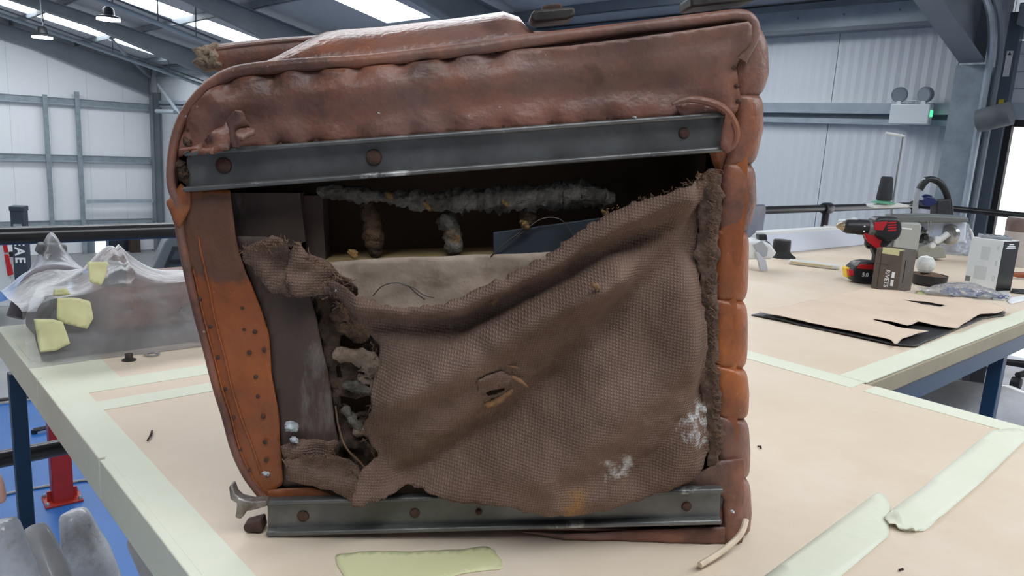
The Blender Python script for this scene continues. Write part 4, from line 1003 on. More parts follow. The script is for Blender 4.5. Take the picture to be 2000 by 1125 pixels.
# ---- loose white cord at the lower right
q1 = onz(1366, 1110, TZ+.004)-_bl; c1 = np.array([q1 @ SU, q1[2], q1 @ SN]); q2 = sp(1456, 1035, 0)
cpts = [SM(c1[0], c1[1], c1[2])]
for (x, y, n_) in ((1400, 1090, c1[2]*.62), (1432, 1066, c1[2]*.3), (1450, 1045, .006), (1456, 1022, -.006)): cpts.append(SM(*sp(x, y, n_), n_))
MB().tube(smooth_path(cpts, 2), .0036, 8).build('white_cord', mat('cream_cord', lin(226, 208, 184), lin(206, 186, 160), scale=40, rough=.6), seat, smooth=True)

# ================================================================== THINGS ON AND AROUND THE BENCHES
class Face:
    """upright plane through a point standing on a surface; pixel -> (u, v) in metres, local frame (u, -n, v)"""
    def __init__(s, bx, by, z=TZ, ang=0.0):
        s.o = onz(bx, by, z); s.z = z; s.ang = ang
        s.U = np.array([math.cos(ang), math.sin(ang), 0]); s.N = np.array([math.sin(ang), -math.cos(ang), 0])
    def uv(s, x, y, n=0.0):
        d = ray(x, y); o = EYE-s.o; t = (n-o @ s.N)/(d @ s.N); p = o+d*t
        return (float(p @ s.U), float(p[2]))
    def P(s, x, y, n=0.0):
        u, v = s.uv(x, y, n); return (u, -n, v)
    def thing(s, name, label, cat, group=None): s.e = empty(name, s.o, s.ang, label, cat, group); return s.e
    def plate(s, name, pts, n0, n1, mt, parent=None, bevel=.003, smooth=True):
        q = [s.uv(x, y, (n0+n1)/2) for x, y in pts]
        return MB().prism(q, n0, n1, lambda u, v, n: (u, -n, v)).build(name, mt, parent or s.e, bevel=bevel, seg=3)
    def tube(s, name, pts, r, mt, parent=None, n=0.0, seg=10, sm=2, **k):
        P = [s.P(x, y, n) if not hasattr(n, '__len__') else s.P(x, y, n[i]) for i, (x, y) in enumerate(pts)]
        Q = smooth_path(P, sm) if sm else np.array(P)
        rr = r if not hasattr(r, '__len__') else list(np.interp(np.linspace(0, 1, len(Q)), np.linspace(0, 1, len(r)), r))
        return MB().tube(Q, rr, seg, **k).build(name, mt, parent or s.e, smooth=True)
BLK = mat('black_plastic', lin(34, 34, 37), rough=.45)
RED = mat('red_tool_plastic', lin(190, 30, 40), rough=.4)
SILV = mat('bright_steel', lin(190, 190, 188), rough=.25, metal=.8)
CREAMW = mat('off_white_plastic', lin(226, 228, 228), rough=.45)

# ---- cordless drill
fd = Face(1692, 552)
drill = fd.thing('cordless_drill', 'red and black cordless drill standing on its battery on the bench', 'drill')
fd.plate('motor_housing', [(1701, 428), (1712, 423), (1745, 424), (1753, 430), (1755, 446), (1751, 460), (1742, 468), (1720, 470), (1704, 462), (1699, 446)], -.033, .033, BLK, bevel=.012)
fd.plate('red_side_cover', [(1708, 434), (1734, 432), (1730, 440), (1724, 450), (1708, 449)], .030, .0345, RED, bevel=.001)
for k in range(4): fd.plate('vent_rib', [(1735+k*.0, 434+k*5), (1751, 433+k*5), (1750, 436+k*5), (1733, 437+k*5)], .031, .0345, RED, bevel=.0008)
c = fd.P(1698, 446)
fd.e and MB().lathe([(.030, 0), (.032, .004), (.032, .022), (.030, .024)], (fd.P(1692, 446)[0], 0, fd.P(1692, 446)[2]), n=24, axis='X').build('gear_collar', mat('tool_grey', lin(120, 120, 118), rough=.4, metal=.3), drill, smooth=True)
ck = fd.P(1668, 443)
lo_, hi_ = fd.P(1645, 441)[0], fd.P(1693, 446)[0]
chk = MB().lathe([(.012, 0), (.020, .004), (.024, .012), (.026, .018), (.027, .05), (.029, .06), (.029, hi_-lo_)], (lo_, 0, ck[2]), n=26, axis='X').build('chuck', BLK, drill, smooth=True)
MB().lathe([(.004, -.022), (.008, -.018), (.013, -.006), (.0225, .012), (.022, .018)], (lo_, 0, ck[2]), n=24, axis='X').build('chuck_jaws', mat('chuck_metal', lin(176, 160, 130), rough=.3, metal=.7), chk, smooth=True)
for z_ in (.006, -.012): MB().lathe([(.0035, 0), (.003, .0015)], (hi_-.022, -.0285, ck[2]+z_), n=10, axis='Y').build('dot', WHT, chk)
a = fd.P(1608, 441); b = (lo_-.018, 0, ck[2]); MB().tube([a, b], [.0012, .0018], 8).build('drill_bit', SILV, chk, smooth=True)
fd.plate('handle', [(1699, 462), (1744, 464), (1738, 472), (1729, 480), (1726, 500), (1722, 518), (1722, 530), (1702, 530), (1704, 515), (1706, 498), (1700, 484), (1690, 478)], -.019, .019, BLK, bevel=.007)
fd.plate('red_grip_panel', [(1686, 455), (1722, 459), (1725, 466), (1718, 476), (1724, 496), (1722, 500), (1712, 486), (1704, 480), (1696, 474), (1690, 465)], .012, .0225, RED, bevel=.002)
fd.plate('trigger', [(1690, 466), (1698, 474), (1699, 484), (1694, 486), (1689, 478)], -.009, .009, BLK, bevel=.003)
bat = fd.plate('battery', [(1655, 534), (1660, 520), (1670, 511), (1688, 508), (1730, 512), (1734, 552), (1680, 552), (1662, 547)], -.038, .038, BLK, bevel=.008)
fd.plate('red_stripe', [(1673, 524), (1680, 516), (1734, 518), (1734, 528), (1694, 526)], .036, .0395, RED, bat, bevel=.001)
fd.plate('red_latch', [(1656, 526), (1665, 527), (1666, 538), (1657, 538)], .02, .0385, RED, bat, bevel=.002)
fd.plate('grey_badge', [(1663, 516), (1672, 510), (1681, 510), (1674, 520)], .036, .039, mat('badge_grey', lin(150, 150, 150), rough=.5), bat, bevel=.001)
yl = fd.plate('belt_clip', [(1648, 522), (1656, 521), (1658, 540), (1650, 541)], -.02, .02, mat('yellow_plastic', lin(238, 196, 30), rough=.4), bat, bevel=.004)
q = fd.P(1690, 537, .0395); text_mesh('rating_text', '5.0', .02, WHT, bat, q, (math.pi/2, 0, 0), .0004, bold=.0006)

# ---- brown carton of rivets
BROWNC = mat('brown_carton', lin(98, 88, 80), lin(88, 78, 70), scale=20, rough=.5)
fb = Face(1752, 572, ang=math.radians(-50))
box = fb.thing('rivet_carton', 'dark brown rivet carton with white lettering and a strip of tape', 'box')
W_, D_, H_ = .094, .11, .148
tilt = Matrix.Rotation(math.radians(3), 3, 'Y')
MB().box((-W_/2, D_/2, H_/2), (W_, D_, H_)).build('carton', BROWNC, box, bevel=.0015)
MB().box((-W_*.45, -.0008, H_*.955), (W_*.62, .0012, .022)).build('front_tape', TAPE2, box)
MB().box((-W_*.45, .02, H_+.0006), (W_*.62, .042, .0012)).build('top_tape', TAPE2, box)
MB().box((-W_*.78, -.0005, H_*.5), (.001, .0008, H_*.9)).build('flap_edge', DARKRUB, box)
MB().box((-W_*.7, -.0005, H_*.62), (W_*.5, .0008, .0012)).build('flap_edge', DARKRUB, box)
text_mesh('lettering', 'RIVETS', .021, WHT, box, (-W_*.46, -.0004, H_*.30), (math.pi/2, math.pi/2, 0), .0004, bold=.0003)
for z0, z1 in ((.34, .48), (.14, .29)): MB().box((-W_*.24, -.0004, H_*(z0+z1)/2), (.010, .0008, H_*(z1-z0))).build('printed_line', WHT, box)
MB().box((.0006, .03, H_*.5), (.001, .005, H_*.55)).build('hang_slot', DARKRUB, box)

# ---- white carton with a black side
fw = Face(1943, 570, ang=math.radians(-60))
wb = fw.thing('white_black_carton', 'tall white carton with a glossy black side', 'box')
CARTW = mat('white_carton', lin(232, 234, 234), lin(222, 226, 226), scale=14, rough=.45)
W2, D2_, H2 = .118, .105, .19
MB().box((-W2/2, D2_/2, H2/2), (W2, D2_, H2)).build('carton', CARTW, wb, bevel=.0012)
MB().box((.0006, D2_/2, H2/2), (.0012, D2_*.985, H2*.985)).build('black_side', mat('glossy_black_print', lin(20, 20, 22), rough=.25), wb)
for k, (y_, w_) in enumerate(((.93, .3), (.89, .5), (.86, .62))): MB().box((.0014, D2_*.5, H2*y_), (.0006, D2_*w_, .0035)).build('printed_line', WHT, wb)
for k in range(5): MB().box((-W2*.9, -.0005, H2*(.12+.022*k)), (.018, .0006, .0022)).build('barcode_line', BLK, wb)
for (x_, z_, a_, c_) in ((-.5, .72, .03, .05), (-.55, .32, .045, .05), (-.14, .85, .008, .014), (-.12, .55, .008, .02), (-.12, .25, .01, .02)): MB().box((W2*x_, -.0004, H2*z_), (a_, .0005, c_)).build('printed_panel', mat('pale_print', lin(206, 210, 210), rough=.5), wb)
gm = empty('grey_mesh_pad', fw.o+np.array([.02, .09, H2]), math.radians(-20), 'grey perforated pad lying on top of the white carton', 'pad')
MB().box((0, 0, .006), (.10, .07, .012)).build('pad', mat('pad_grey', lin(150, 154, 158), rough=.6), gm, bevel=.003)
for i in range(5):
    for j in range(3): MB().lathe([(.006, 0), (.006, .001)], (-.036+.018*i, -.02+.02*j, .0122), n=8).build('painted_pad_hole', mat('pad_dark', lin(96, 100, 106), rough=.7), gm)  # flat dark discs paint in the shade of the perforations

# ---- cut pattern: dark underlay and paper template
UND = mat('black_vinyl', lin(42, 41, 42), lin(54, 52, 52), scale=30, rough=.4, bump=.2, bscale=50)
PAPR = mat('pattern_paper', lin(222, 200, 178), lin(212, 190, 168), scale=6, rough=.6, bump=.25, bscale=14)
un_ = bsheet('vinyl_piece', [(1467, 617), (1500, 611), (1600, 598), (1760, 590), (1900, 598), (1964, 611), (1962, 618), (1920, 624), (1880, 641), (1850, 653), (1788, 680), (1742, 676), (1600, 645)], .004, UND, None, cell=.012, thick=.003, hf=lambda U: .004+.006*np.maximum(0, fbm(U, 5, 14)))
tag(un_, 'black vinyl piece lying under the paper pattern on the bench', 'vinyl sheet')
slit = [d12(onz(x, y, TZ))[::-1] for x, y in ((1763, 594), (1800, 597), (1845, 605), (1836, 607), (1800, 603))]
P_ = [d12(onz(x, y, TZ+.008))[::-1] for x, y in ((1480, 614), (1560, 596), (1640, 577), (1690, 566), (1750, 570), (1800, 579), (1860, 585), (1882, 583), (1940, 596), (1966, 608), (1945, 616), (1915, 618), (1900, 625), (1868, 645), (1792, 634), (1772, 642), (1745, 635), (1696, 628), (1750, 643), (1815, 652), (1760, 668), (1749, 679), (1738, 668), (1600, 637))]
pt = sheet('paper_pattern', P_, .010, lambda U: TZ+.0135+.005*np.abs(fbm(U, 5, 15))+.0015*fbm(U, 20, 16), lambda x, y, z: (x, y, z), PAPR, None, holes=[slit], thick=.0006)
pt.rotation_euler = (0, 0, RZ); tag(pt, 'brown paper pattern with cut slits laid over black vinyl', 'paper pattern')

# ---- strip light batten lying on the bench, plug lead
a, b = onz(1506, 497, TZ), onz(1690, 478, TZ)
bt = empty('strip_light', (a+b)/2, math.atan2(b[1]-a[1], b[0]-a[0]), 'white strip light fitting lying along the far side of the bench', 'strip light')
Lb = np.linalg.norm(b-a)
MB().prism([(-.0, 0), (.16, 0), (.15, .03), (.10, .085), (.05, .085), (.01, .03)], -Lb/2, Lb/2, lambda p, q, h: (h, p, q)).build('reflector', mat('white_reflector', lin(220, 224, 236), rough=.4), bt, bevel=.003)
MB().box((0, .075, .088), (Lb*.98, .05, .02)).build('spine', CREAMW, bt, bevel=.003)
MB().box((Lb*.4, .075, .115), (.12, .045, .035)).build('junction_box', CREAMW, bt, bevel=.006)
MB().lathe([(.02, 0), (.022, .03), (.016, .05)], (Lb*.46, .075, .12), n=14, axis='X').build('plug', CREAMW, bt, smooth=True)
MB().tube(smooth_path([(Lb*.5, .075, .12), (Lb*.54, .06, .115), (Lb*.57, .05, .07), (Lb*.585, .045, .014), (Lb*.56, .06, .008)], 2), .005, 8).build('lead', mat('grey_lead', lin(86, 92, 98), rough=.5), bt, smooth=True)
# ---- small clamp lamp
fl = Face(1488, 528)
lp = fl.thing('clamp_lamp', 'white and grey clamp lamp head with a bent metal foot', 'lamp')
fl.plate('head', [(1440, 468), (1478, 467), (1496, 473), (1508, 490), (1498, 502), (1440, 503)], -.10, .02, CREAMW, bevel=.008)
fl.plate('grey_face', [(1470, 478), (1488, 470), (1500, 484), (1498, 500), (1484, 502)], .018, .024, mat('lamp_face_grey', lin(168, 172, 178), rough=.5), bevel=.002)
fl.plate('foot', [(1474, 492), (1480, 492), (1490, 505), (1495, 506), (1499, 528), (1484, 528), (1480, 510)], .018, .034, mat('foot_grey', lin(196, 198, 206), rough=.4), bevel=.002)
fl.plate('switch', [(1479, 457), (1495, 457), (1496, 468), (1480, 469)], -.05, -.01, BLK, bevel=.003)
fl.tube('lead', [(1496, 470), (1506, 478), (1512, 494)], .003, mat('grey_lead', lin(86, 92, 98)), n=-.02, seg=6)
# ---- black cup on a disc
fc = Face(1524, 502)
cu = fc.thing('black_puck', 'black cylindrical pot on a flared rubber base', 'pot')
r_ = (fc.uv(1541, 490)[0]-fc.uv(1508, 490)[0])/2; hC = fc.uv(1524, 468)[1]
MB().lathe([(r_*1.02, .02), (r_*1.04, hC*.5), (r_*1.0, hC-.004), (r_*.95, hC)], (0, 0, 0), n=28).build('pot', BLK, cu, smooth=True)
MB().lathe([(r_*1.75, 0), (r_*1.7, .006), (r_*1.2, .018), (r_*1.0, .03)], (0, 0, 0), n=28).build('flared_base', mat('black_rubber', lin(26, 26, 27), rough=.7), cu, smooth=True)
# ---- pale bar
a, b = onz(1540, 510, TZ+.012), onz(1641, 522, TZ+.012)
ba = empty('pale_bar', np.array([*((a+b)/2)[:2], TZ]), math.atan2(b[1]-a[1], b[0]-a[0]), 'pale plastic bar with a wooden insert lying on the bench', 'bar'); Lb2 = np.linalg.norm(b-a)
MB().box((0, 0, .011), (Lb2, .03, .022)).build('bar', mat('pale_bar_plastic', lin(222, 222, 216), rough=.4), ba, bevel=.008)
MB().box((-.01, -.0155, .012), (Lb2*.8, .002, .006)).build('wood_insert', mat('bar_wood', lin(206, 186, 140), rough=.6), ba)

# ---- sewing machine
fs = Face(1766, 503, ang=math.radians(-8))
sm_ = fs.thing('sewing_machine', 'pale grey industrial sewing machine with thread stand', 'sewing machine')
GREYE = mat('machine_grey', lin(176, 178, 172), lin(168, 170, 164), scale=10, rough=.4)
DGREY = mat('machine_dark_grey', lin(112, 114, 114), rough=.45)
fs.plate('head', [(1752, 432), (1790, 433), (1793, 440), (1784, 492), (1752, 500), (1744, 488)], -.06, .05, GREYE, bevel=.01)
fs.plate('arm', [(1736, 420), (1800, 418), (1880, 422), (1882, 432), (1760, 434), (1738, 430)], -.10, .03, DGREY, bevel=.008)
fs.plate('arm_body', [(1786, 430), (1880, 430), (1878, 470), (1840, 476), (1800, 474)], -.12, -.02, mat('pale_blue_cover', lin(206, 216, 234), lin(222, 228, 240), scale=12, rough=.25), bevel=.01)
fs.plate('bed', [(1782, 482), (1800, 474), (1834, 478), (1838, 500), (1782, 502)], -.10, .03, mat('bed_grey', lin(158, 158, 148), rough=.4), bevel=.006)
fs.plate('column', [(1734, 455), (1750, 450), (1752, 502), (1730, 502)], -.08, -.01, DGREY, bevel=.01)
fs.plate('maker_plate', [(1761, 444), (1781, 446), (1781, 449), (1761, 447)], .049, .052, WHT, bevel=0)
for (x, y, r0, c_) in ((1796, 446, .012, BLK), (1802, 462, .016, BLK), (1806, 452, .012, SILV), (1794, 468, .014, BLK), (1816, 478, .018, CREAMW), (1826, 468, .02, CREAMW), (1812, 466, .014, DGREY)):
    u_, n_, v_ = fs.P(x, y, .0); MB().lathe([(r0, 0), (r0, .02), (r0*.6, .03)], (u_, -.01, v_), n=14, axis='Y', R=Matrix.Rotation(math.pi, 3, 'Z')).build('tension_knob', c_, sm_, smooth=True)
fs.tube('presser_arm', [(1816, 478), (1836, 468), (1852, 456)], .016, CREAMW, n=.01)
fs.tube('guide_pin', [(1813, 432), (1814, 462)], .002, SILV, n=.03, sm=0)
fs.tube('guide_pin', [(1818, 432), (1819, 456)], .002, SILV, n=.03, sm=0)
MB().lathe([(.045, 0), (.05, .008), (.05, .016), (.03, .02)], fs.P(1852, 458, .01), n=24, axis='X', R=Matrix.Rotation(.5, 3, 'Z')).build('hand_wheel', SILV, sm_, smooth=True)
fs.tube('thread_pole', [(1740, 425), (1752, 340), (1765, 262)], .005, SILV, n=-.06, sm=0)
fs.tube('pole_arm', [(1730, 260), (1766, 266)], .007, CREAMW, n=-.06, sm=0)
fs.tube('spool_pin', [(1740, 420), (1741, 398)], .004, SILV, n=-.03, sm=0)
fs.plate('spool_tray', [(1698, 399), (1746, 396), (1768, 399), (1766, 403), (1700, 405)], -.08, .04, CREAMW, bevel=.002)
# cone of thread
ft = Face(1725, 400, z=fs.o[2]+fs.uv(1725, 399, 0)[1]); ft.o = np.array([*(fs.o+fs.U*fs.uv(1725, 399)[0]+fs.N*.0)[:2], TZ+fs.uv(1725, 397)[1]])
sp_ = ft.thing('thread_cone', 'cone of black thread on a green base', 'thread spool')
MB().lathe([(.036, .016), (.036, .03), (.028, .12), (.022, .128)], n=22).build('thread', mat('black_thread', lin(36, 38, 42), lin(50, 52, 58), scale=120, rough=.8, stretch=(1, 1, 8)), sp_, smooth=True)
MB().lathe([(.055, 0), (.055, .005), (.03, .012), (.03, .018)], n=22).build('cone_base', mat('green_plastic', lin(110, 168, 140), rough=.4), sp_, smooth=True)
# clear bagged parts behind the machine
fp_ = Face(1862, 500)
cb = fp_.thing('clear_bag', 'crumpled clear plastic bag bunched behind the sewing machine', 'plastic bag')
CLEARB = film('blue_white_polythene', lin(214, 224, 240), cover=.9, bscale=30, gloss=.5)
sheet('bag_film', [fp_.uv(x, y) for x, y in ((1832, 430), (1870, 424), (1892, 428), (1898, 460), (1896, 506), (1835, 502), (1838, 470))], .012, lambda U: .02+.03*fbm(U, 9, 33), lambda u, v, n: (u, -n+.06, max(v, .002)), CLEARB, cb, thick=.001)
sheet('bag_back', [fp_.uv(x, y, -.1) for x, y in ((1832, 432), (1880, 426), (1896, 440), (1898, 500), (1835, 500))], .02, lambda U: -.10+.02*fbm(U, 9, 34), lambda u, v, n: (u, -n, max(v, .002)), CLEARB, cb, thick=.001)
# black flexible hose arch with blue clamp
fh = Face(1820, 480); fh.o = fs.o+np.array([.02, .36, 0])
ho = fh.thing('flexible_hose', 'thick black flexible hose arching up behind the sewing machine', 'hose')
fh.tube('hose', [(1806, 352), (1822, 349), (1840, 360), (1852, 385), (1856, 420), (1856, 470), (1856, 485)], .017, BLK)
fh.tube('grey_sleeve', [(1808, 350), (1796, 365), (1789, 388), (1787, 420), (1788, 470), (1790, 485)], .014, mat('sleeve_grey', lin(168, 172, 176), rough=.4))
fh.tube('cuff', [(1812, 350), (1803, 358), (1796, 370)], .019, BLK)
fh.plate('blue_clamp', [(1796, 392), (1806, 382), (1822, 386), (1826, 396), (1814, 402), (1800, 402)], -.02, .03, mat('navy_plastic', lin(34, 44, 96), rough=.45), bevel=.005)
fh.tube('clamp_handle', [(1802, 384), (1808, 380), (1820, 384)], .005, MATS['navy_plastic'], n=.01)
fh.plate('motor_box', [(1824, 390), (1850, 388), (1852, 424), (1822, 424)], -.05, .02, mat('motor_black', lin(52, 52, 56), rough=.5), bevel=.006)
ca = Face(1880, 492); wc = ca.thing('white_cable', 'white cable curving down behind the white carton', 'cable')
ca.tube('cable', [(1850, 458), (1866, 445), (1882, 441), (1896, 448), (1902, 470), (1906, 500)], .007, CREAMW)
# ---- white ball of twine in a dark tray
fy = Face(1812, 556)
ty = fy.thing('parts_tray', 'dark shallow tray holding brown scraps', 'tray')
ru = fy.uv(1848, 540)[0]; MB().lathe([(ru*.8, 0), (ru*.95, .01), (ru, .04), (ru*.95, .04), (ru*.85, .014), (ru*.3, .012)], n=28).build('tray', BLK, ty, smooth=True)
MB().lathe([(ru*.86, .015), (ru*.9, .036), (ru*.5, .046), (.002, .05)], n=20).build('scraps', mat('brown_scraps', lin(136, 108, 90), lin(100, 80, 68), scale=60, rough=.9, bump=.8, bscale=120), ty, smooth=True)
bl_ = empty('white_ball', (fy.o[0]-.028, fy.o[1]-.012, TZ+.045), 0, 'white round ball resting in the dark parts tray', 'ball')
MB().lathe([(.002, 0), (.022, .006), (.032, .022), (.034, .034), (.032, .046), (.022, .062), (.002, .068)], n=22).build('ball', mat('white_twine', lin(232, 232, 228), lin(216, 216, 212), scale=60, rough=.8, bump=.4, bscale=90), bl_, smooth=True)
MB().tube([(-.03, -.01, .03), (-.036, -.01, .05), (-.034, -.01, .056)], .002, 6).build('tail', CREAMW, bl_)
tag(bsheet('tape_scrap', [(1786, 579), (1790, 571), (1804, 572), (1808, 579), (1796, 583)], .002, mat('green_tape', lin(186, 190, 132), rough=.6), None, cell=.008, hf=lambda U: .003+.01*np.abs(fbm(U, 30, 44))), 'yellow green scrap of tape beside the parts tray', 'tape scrap')
# ---- clear bag of blue fasteners
fg = Face(1880, 578)
bg_ = fg.thing('bag_of_fasteners', 'clear plastic bag of blue fasteners lying on the bench', 'plastic bag')
BLUEF = mat('blue_fastener', lin(58, 70, 140), lin(90, 100, 160), scale=40, rough=.4)
def bagh(x, y): return .030*max(0, 1-(x/.14)**2)*max(0, 1-(y/.055)**2)
fm = MB().lathe([(.004, -.012), (.006, -.006), (.004, .012)], n=6, axis='X')
fst = None
for k in range(46):
    x = random.uniform(-.06, .115); y = random.uniform(-.035, .035)
    if fst is None: fst = fm.build('fastener', BLUEF, bg_); o = fst
    else: o = fst.copy(); COL.objects.link(o)
    o.location = (x, y, .006+random.uniform(0, .6)*bagh(x, y)); o.rotation_euler = (0, random.uniform(-.4, .4), random.uniform(0, 3.1))
sheet('bag_film', [(-.15, -.03), (-.10, -.06), (0, -.062), (.1, -.055), (.145, -.03), (.15, .03), (.08, .06), (-.06, .06), (-.14, .05)], .007, lambda U: np.array([.008+bagh(a, b)*1.25 for a, b in U])+.006*np.abs(fbm(U, 26, 47)), lambda x, y, z: (x, y, z), film('clear_polythene', lin(210, 215, 228), cover=.22, bscale=60, gloss=.6), bg_)
for (x, y, rx) in ((.10, -.055, .006), (.122, -.05, .006)): MB().tube([(x+rx*math.cos(t)*1.3, y, .014+rx*math.sin(t)) for t in np.linspace(0, 5.5, 12)], .0012, 6).build('blue_scrawl', BLUEF, bg_)
# ---- right-hand edge: leather roll, handle, strips
fr_ = Face(1990, 520)
lr = fr_.thing('leather_roll', 'brown leather roll standing at the end of the bench', 'roll')
x0 = fr_.uv(1962, 480)[0]; rr_ = (fr_.uv(2012, 480)[0]-x0)/2
MB().lathe([(rr_, 0), (rr_*1.01, .06), (rr_, fr_.uv(1990, 452)[1])], (x0+rr_, 0, 0), n=26).build('paper_wrap', mat('roll_wrap', lin(198, 190, 186), lin(182, 172, 166), scale=10, rough=.4), lr, smooth=True)
MB().lathe([(rr_*.98, fr_.uv(1990, 452)[1]), (rr_*1.03, fr_.uv(1990, 450)[1]), (rr_*1.03, fr_.uv(1990, 430)[1]), (rr_*.95, fr_.uv(1990, 425)[1])], (x0+rr_, 0, 0), n=26).build('leather', mat('roll_leather', lin(132, 112, 106), lin(110, 92, 88), scale=8, rough=.3), lr, smooth=True)
tl_ = Face(1995, 545); tq = tl_.thing('wooden_handle', 'reddish brown wooden tool handle beside the white carton', 'tool')
tl_.tube('handle', [(1978, 536), (1990, 537), (2020, 538)], [.008, .012, .012], mat('handle_wood', lin(158, 84, 50), lin(136, 70, 42), scale=20, rough=.4), n=0)
tl_.tube('blade', [(1968, 540), (1978, 538)], .004, SILV, sm=0)
for (pts, mt_, lb, nm) in ((((1976, 566), (2030, 570), (2030, 577), (1975, 573)), BLK, 'flat black bar beside the white carton', 'black_bar'), (((1968, 590), (1972, 584), (2030, 574), (2030, 582), (1974, 595)), mat('bright_white_strip', lin(244, 246, 248), rough=.3), 'shiny white plastic strip on the bench edge', 'white_strip'), (((1935, 575), (1965, 570), (1975, 580), (1960, 588), (1938, 586)), mat('clear_clip', lin(206, 208, 206), rough=.3), 'small pale plastic clip by the white carton', 'clip')):
    tag(bsheet(nm, pts, .006, mt_, None, cell=.008, thick=.006), lb, 'bar' if nm != 'clip' else 'clip')
# ---- grey moulded chair back behind the bench
q0 = onplane(1477, 430, D1, 2.04); gx = d12(q0)[1]
gc = empty('grey_chair', TB(2.04, gx, 0), RZ, 'grey moulded chair back standing behind the bench', 'chair')
MB().prism([(-.075, .70), (.045, .70), (.07, 1.12), (.05, 1.14), (-.09, 1.14), (-.1, 1.12)], -.012, .012, lambda p, q, h: (p, h, q)).build('backrest', mat('grey_chair_plastic', lin(112, 112, 124), lin(128, 128, 140), scale=12, rough=.3), gc, bevel=.008)
for sx_2 in (-1, 1): MB().tube([(sx_2*.05-.01, 0, 0), (sx_2*.045-.01, 0, .72)], .011, 10).build('leg', mat('chair_steel', lin(150, 150, 154), rough=.3, metal=.6), gc, smooth=True)
MB().box((-.015, 0, .45), (.12, .03, .03)).build('seat_rail', MATS['grey_chair_plastic'], gc, bevel=.01)

# ---- under the benches: wrapped roll, trolley casters, red stool, white tin
WRAP = mat('silver_polythene', lin(214, 216, 222), lin(184, 186, 194), scale=5, rough=.16, bump=.9, bscale=9, coat=.5)
wr = empty('wrapped_roll', TB(1.05, 3.35, .0), RZ, 'fat roll in silvery plastic wrap lying on the floor under the bench', 'roll')
P_ = [(0, y, .275) for y in np.linspace(-1.25, .8, 26)]
o = MB().tube(P_, [.272+.012*math.sin(i*1.7) for i in range(26)], 36, noise=.012).build('wrapping', WRAP, wr, smooth=True)
MB().tube([(0, -1.27, .275), (0, -1.24, .275)], .06, 16).build('core', mat('cardboard', lin(170, 140, 104), rough=.8), wr)
tx = empty('swivel_chair', TB(1.15, 5.85, 0), RZ, 'black swivel chair with casters under the bench', 'chair')
MB().tube([(0, 0, .08), (0, 0, .42)], .045, 16).build('column', BLK, tx, smooth=True)
MB().box((0, 0, .44), (.45, .45, .06)).build('seat', BLK, tx, bevel=.02)
for k in range(5):
    a = k*2*math.pi/5+.3; e_ = (math.cos(a)*.3, math.sin(a)*.3)
    arm = MB().tube([(0, 0, .13), (e_[0], e_[1], .1)], [.03, .02], 10).build('base_arm', BLK, tx, smooth=True)
    MB().lathe([(.01, -.03), (.04, -.026), (.045, 0), (.04, .026), (.01, .03)], (e_[0], e_[1], .045), n=16, axis='Y').build('caster', BLK, arm, smooth=True)
bp_ = onz(1897, 735, 0.0)
po = empty('table_pedestal', onz(1895, 770, 0), 0, 'black square post of the sewing table', 'table leg')
MB().box((0, 0, .42), (.09, .09, .84)).build('post', BLK, po, bevel=.006); MB().box((0, 0, .01), (.15, .15, .02)).build('foot_plate', BLK, po, bevel=.004)
rs = Face(1880, 706, z=0.0); rq = rs.thing('red_stool', 'red round stool glimpsed under the bench', 'stool')
MB().lathe([(.22, .26), (.24, .3), (.24, .36), (.2, .38)], n=28).build('seat', mat('red_vinyl', lin(176, 40, 44), rough=.35), rq, smooth=True)
MB().lathe([(.2, 0), (.2, .02), (.04, .04), (.03, .26)], n=24).build('stem', SILV, rq, smooth=True)
wt_ = Face(1845, 742, z=0.0); wq = wt_.thing('white_pedal_box', 'white metal box on the floor beyond the wrapped roll', 'box')
MB().box((0, 0, .09), (.34, .22, .18)).build('case', CREAMW, wq, bevel=.008); MB().box((0, -.112, .09), (.24, .004, .1)).build('panel', mat('box_grey', lin(150, 154, 158), rough=.5), wq)

# ---- nut, washer, debris on the front bench
fn = Face(252, 704); nt_ = fn.thing('flanged_nut', 'dark flanged steel nut lying on the paper', 'nut')
MB().lathe([(.0125, 0), (.0125, .002), (.009, .004)], n=20).build('flange', IRON, nt_, smooth=True); MB().lathe([(.008, .003), (.008, .013), (.006, .0135)], n=6).build('hex', IRON, nt_)
wp = onz(297, 694, TZ); ws_ = MB().tube([(wp[0]+.012*math.cos(t), wp[1]+.012*math.sin(t), TZ+.0025) for t in np.linspace(0, 2*math.pi, 24, endpoint=False)], .0026, 6, closed=True, flat=.5).build('steel_washer', SILV, smooth=True)
tag(ws_, 'thin steel washer lying beside the dark nut', 'washer')
for (x, y, x2, y2, lb) in ((288, 860, 297, 842, 'dark curled crumb of debris near the bench tape'), (1756, 1114, 1762, 1112, 'tiny dark fleck on the paper by the tape strip'), (1480, 872, 1486, 876, 'tiny dark fleck on the paper beside the seat')):
    a, b = onz(x, y, TZ+.002), onz(x2, y2, TZ+.002)
    tag(MB().tube(smooth_path([a, (a+b)/2+np.array([.002, 0, .002]), b], 2), [.0008, .002, .0015, .002, .0012, .0008, .001, .001, .0008, .0006, .0005][:len(smooth_path([a, a, b], 2))] if False else .0014, 6, noise=.4).build('debris_crumb', mat('dark_debris', lin(62, 50, 42), rough=.9)), lb, 'debris')

